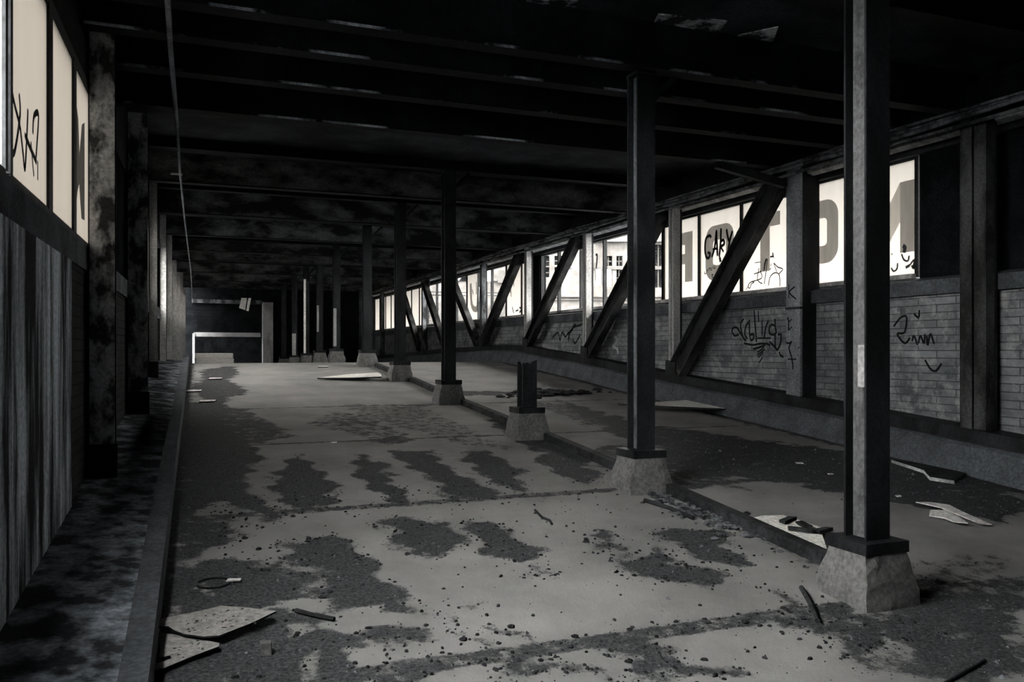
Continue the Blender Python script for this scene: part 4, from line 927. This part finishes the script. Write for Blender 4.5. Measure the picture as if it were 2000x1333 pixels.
# tyre leaning by the wall beyond the first post
mb = MB(); nu, nv = 40, 14; cy_, cz_ = 4.72, fz(4.72) + .28 + .44
vs = []
for i in range(nu):
    a = 2 * math.pi * i / nu
    for j in range(nv):
        b = 2 * math.pi * j / nv
        rr = .33 + .12 * math.cos(b); tx = 7.05 + .09 * math.sin(b) + .02 * math.sin(a)
        vs.append((tx, cy_ + rr * math.cos(a), cz_ + rr * math.sin(a)))
fs = [(i * nv + j, ((i + 1) % nu) * nv + j, ((i + 1) % nu) * nv + (j + 1) % nv, i * nv + (j + 1) % nv) for i in range(nu) for j in range(nv)]
tag(MB().add(vs, fs).build('tyre', 'rubber', smooth=True, loc=(7.05, cy_, cz_ - .44)), 'dark round tyre standing against the brick wall past the first wall post', 'tyre')

def lump(mb, x, y, z, r, seed, flat=.6):
    rr = random.Random(seed)
    vs = []; n = 7
    for k, (h, s) in enumerate(((0, .9), (.45, 1.0), (.9, .55))):
        for i in range(n):
            a = 2 * math.pi * i / n + .3 * k
            q = r * s * rr.uniform(.75, 1.2)
            vs.append((x + q * math.cos(a), y + q * math.sin(a), z + h * r * flat * rr.uniform(.85, 1.15) - .1 * r))
    vs.append((x, y, z + r * flat))
    fs = [tuple(range(n))[::-1]]
    for k in range(2):
        for i in range(n): fs.append((k * n + i, k * n + (i + 1) % n, (k + 1) * n + (i + 1) % n, (k + 1) * n + i))
    fs += [(2 * n + i, 2 * n + (i + 1) % n, 3 * n) for i in range(n)]
    return mb.add(vs, fs)
# spoil heap where the right lane is broken up
mb = MB()
for k in range(150):
    u = random.gauss(0, .38); v = random.gauss(0, .12)
    x, y = 5.35 + u, 11.95 + v + .25 * u
    lump(mb, x, y, fz(y) + max(0, .05 - .08 * abs(u)) * random.random(), random.uniform(.03, .09), k, .5)
o = mb.build('rubble_heap', 'asphalt', loc=(5.35, 11.95, fz(11.95))); tag(o, 'low black heap of broken asphalt in the right lane behind the stub', 'heap'); o['kind'] = 'stuff'
mb = MB()
for k in range(110):
    u = random.gauss(0, .4); y = 5.25 + u; x = 3.66 + random.gauss(0, .11) - .02
    lump(mb, x - .1, y, fz(y), random.uniform(.015, .05), 500 + k, .6)
o = mb.build('sand_heap', 'gravel', loc=(3.6, 5.3, fz(5.3))); tag(o, 'sandy rubble spilled over the median kerb between the first two footings', 'rubble'); o['kind'] = 'stuff'
# countable lumps in front
for k in range(46):
    for _ in range(60):
        x, y = random.uniform(.35, 3.0), random.uniform(3.35, 5.6)
        gv = grit_at(np.array([[x, y]]))[0]
        if .15 < gv < .85 or random.random() < .06: break
    mb = lump(MB(), x, y, fz(y), random.uniform(.010, .024), 900 + k, .7)
    tag(mb.build('asphalt_chunk', 'asphalt', loc=(x, y, fz(y))), 'small dark chunk of broken asphalt on the dusty front slab', 'chunk', 'asphalt chunks on the front slab')
# coarser black crumbs thickest around the edges of the gritty patches
mb = MB(); cnt = 0
cx_ = rng.uniform(.2, 3.5, 9000); cy2 = 3.0 + 3.6 * rng.uniform(0, 1, 9000) ** 1.3
cg = grit_at(np.stack([cx_, cy2], 1)); ck = rng.uniform(0, 1, 9000) < np.where((cg > .2) & (cg < .85), .42, np.where(cg >= .85, .10, .05))
ck &= ~((cx_ < .45) & (cy2 > 3.7) & (cy2 < 4.32))
for yc in COLY: ck &= ~((np.abs(cx_ - CX0) < .24) & (np.abs(cy2 - yc) < .24))
for x, y in zip(cx_[ck], cy2[ck]):
    r = .003 + .009 * random.random() ** 2.4
    a0 = random.uniform(0, 6); e = random.uniform(1.0, 1.9)
    rim = [(x + e * r * math.cos(a0) * math.cos(t) - r * math.sin(a0) * math.sin(t), y + e * r * math.sin(a0) * math.cos(t) + r * math.cos(a0) * math.sin(t)) for t in (0, 1.1, 2.3, 3.2, 4.2, 5.3)]
    z = fz(y)
    vs = [(p, q_, z - .002) for p, q_ in rim] + [(x + .6 * (p - x), y + .6 * (q_ - y), z + r * .8) for p, q_ in rim]
    mb.add(vs, [(k, (k + 1) % 6, 6 + (k + 1) % 6, 6 + k) for k in range(6)] + [tuple(range(6, 12))])
o = mb.build('asphalt_crumbs', 'asphalt', loc=(1.8, 4.6, fz(4.6))); o['kind'] = 'stuff'
tag(o, 'black crumbs of asphalt strewn around the gritty patches of the front slab', 'crumbs')
# gravel
N0 = 26000
gx = rng.uniform(-.1, 6.6, N0); gy = 2.5 + 6.0 * rng.uniform(0, 1, N0) ** 1.6
gp = np.stack([gx, gy], 1); gg = grit_at(gp)
keep = rng.uniform(0, 1, N0) < np.clip(gg * .75 - .06, .025, 1)
for yc in COLY: keep &= ~((np.abs(gx - CX0) < .24) & (np.abs(gy - yc) < .24))
gx, gy = gx[keep], gy[keep]
n = len(gx); rr = .003 + .006 * rng.uniform(0, 1, n) ** 2.5 + .010 * (rng.uniform(0, 1, n) > .97)
zf_ = np.interp(gy, FY, FZ)
base = np.array([(1, 0, 0), (-.5, .87, 0), (-.5, -.87, 0), (.3, .1, .9)])
ang = rng.uniform(0, 6.28, n); ca, sa = np.cos(ang), np.sin(ang)
st_ = rng.uniform(.7, 1.5, (n, 3))
V = base[None] * st_[:, None, :] * rr[:, None, None]
VX = V[..., 0] * ca[:, None] - V[..., 1] * sa[:, None] + gx[:, None]
VY = V[..., 0] * sa[:, None] + V[..., 1] * ca[:, None] + gy[:, None]
VZ = V[..., 2] + zf_[:, None] - .0015
verts = np.stack([VX, VY, VZ], -1).reshape(-1, 3)
o4 = (np.arange(n) * 4)[:, None]
faces = np.concatenate([o4 + np.array([[0, 1, 3]]), o4 + np.array([[1, 2, 3]]), o4 + np.array([[2, 0, 3]])], 0)
me = bpy.data.meshes.new('gravel'); me.from_pydata(verts.tolist(), [], faces.tolist()); me.materials.append(M['gravel'])
o = bpy.data.objects.new('gravel', me); COL.objects.link(o); o['kind'] = 'stuff'
tag(o, 'loose gravel and grit scattered over the concrete ramp', 'gravel')
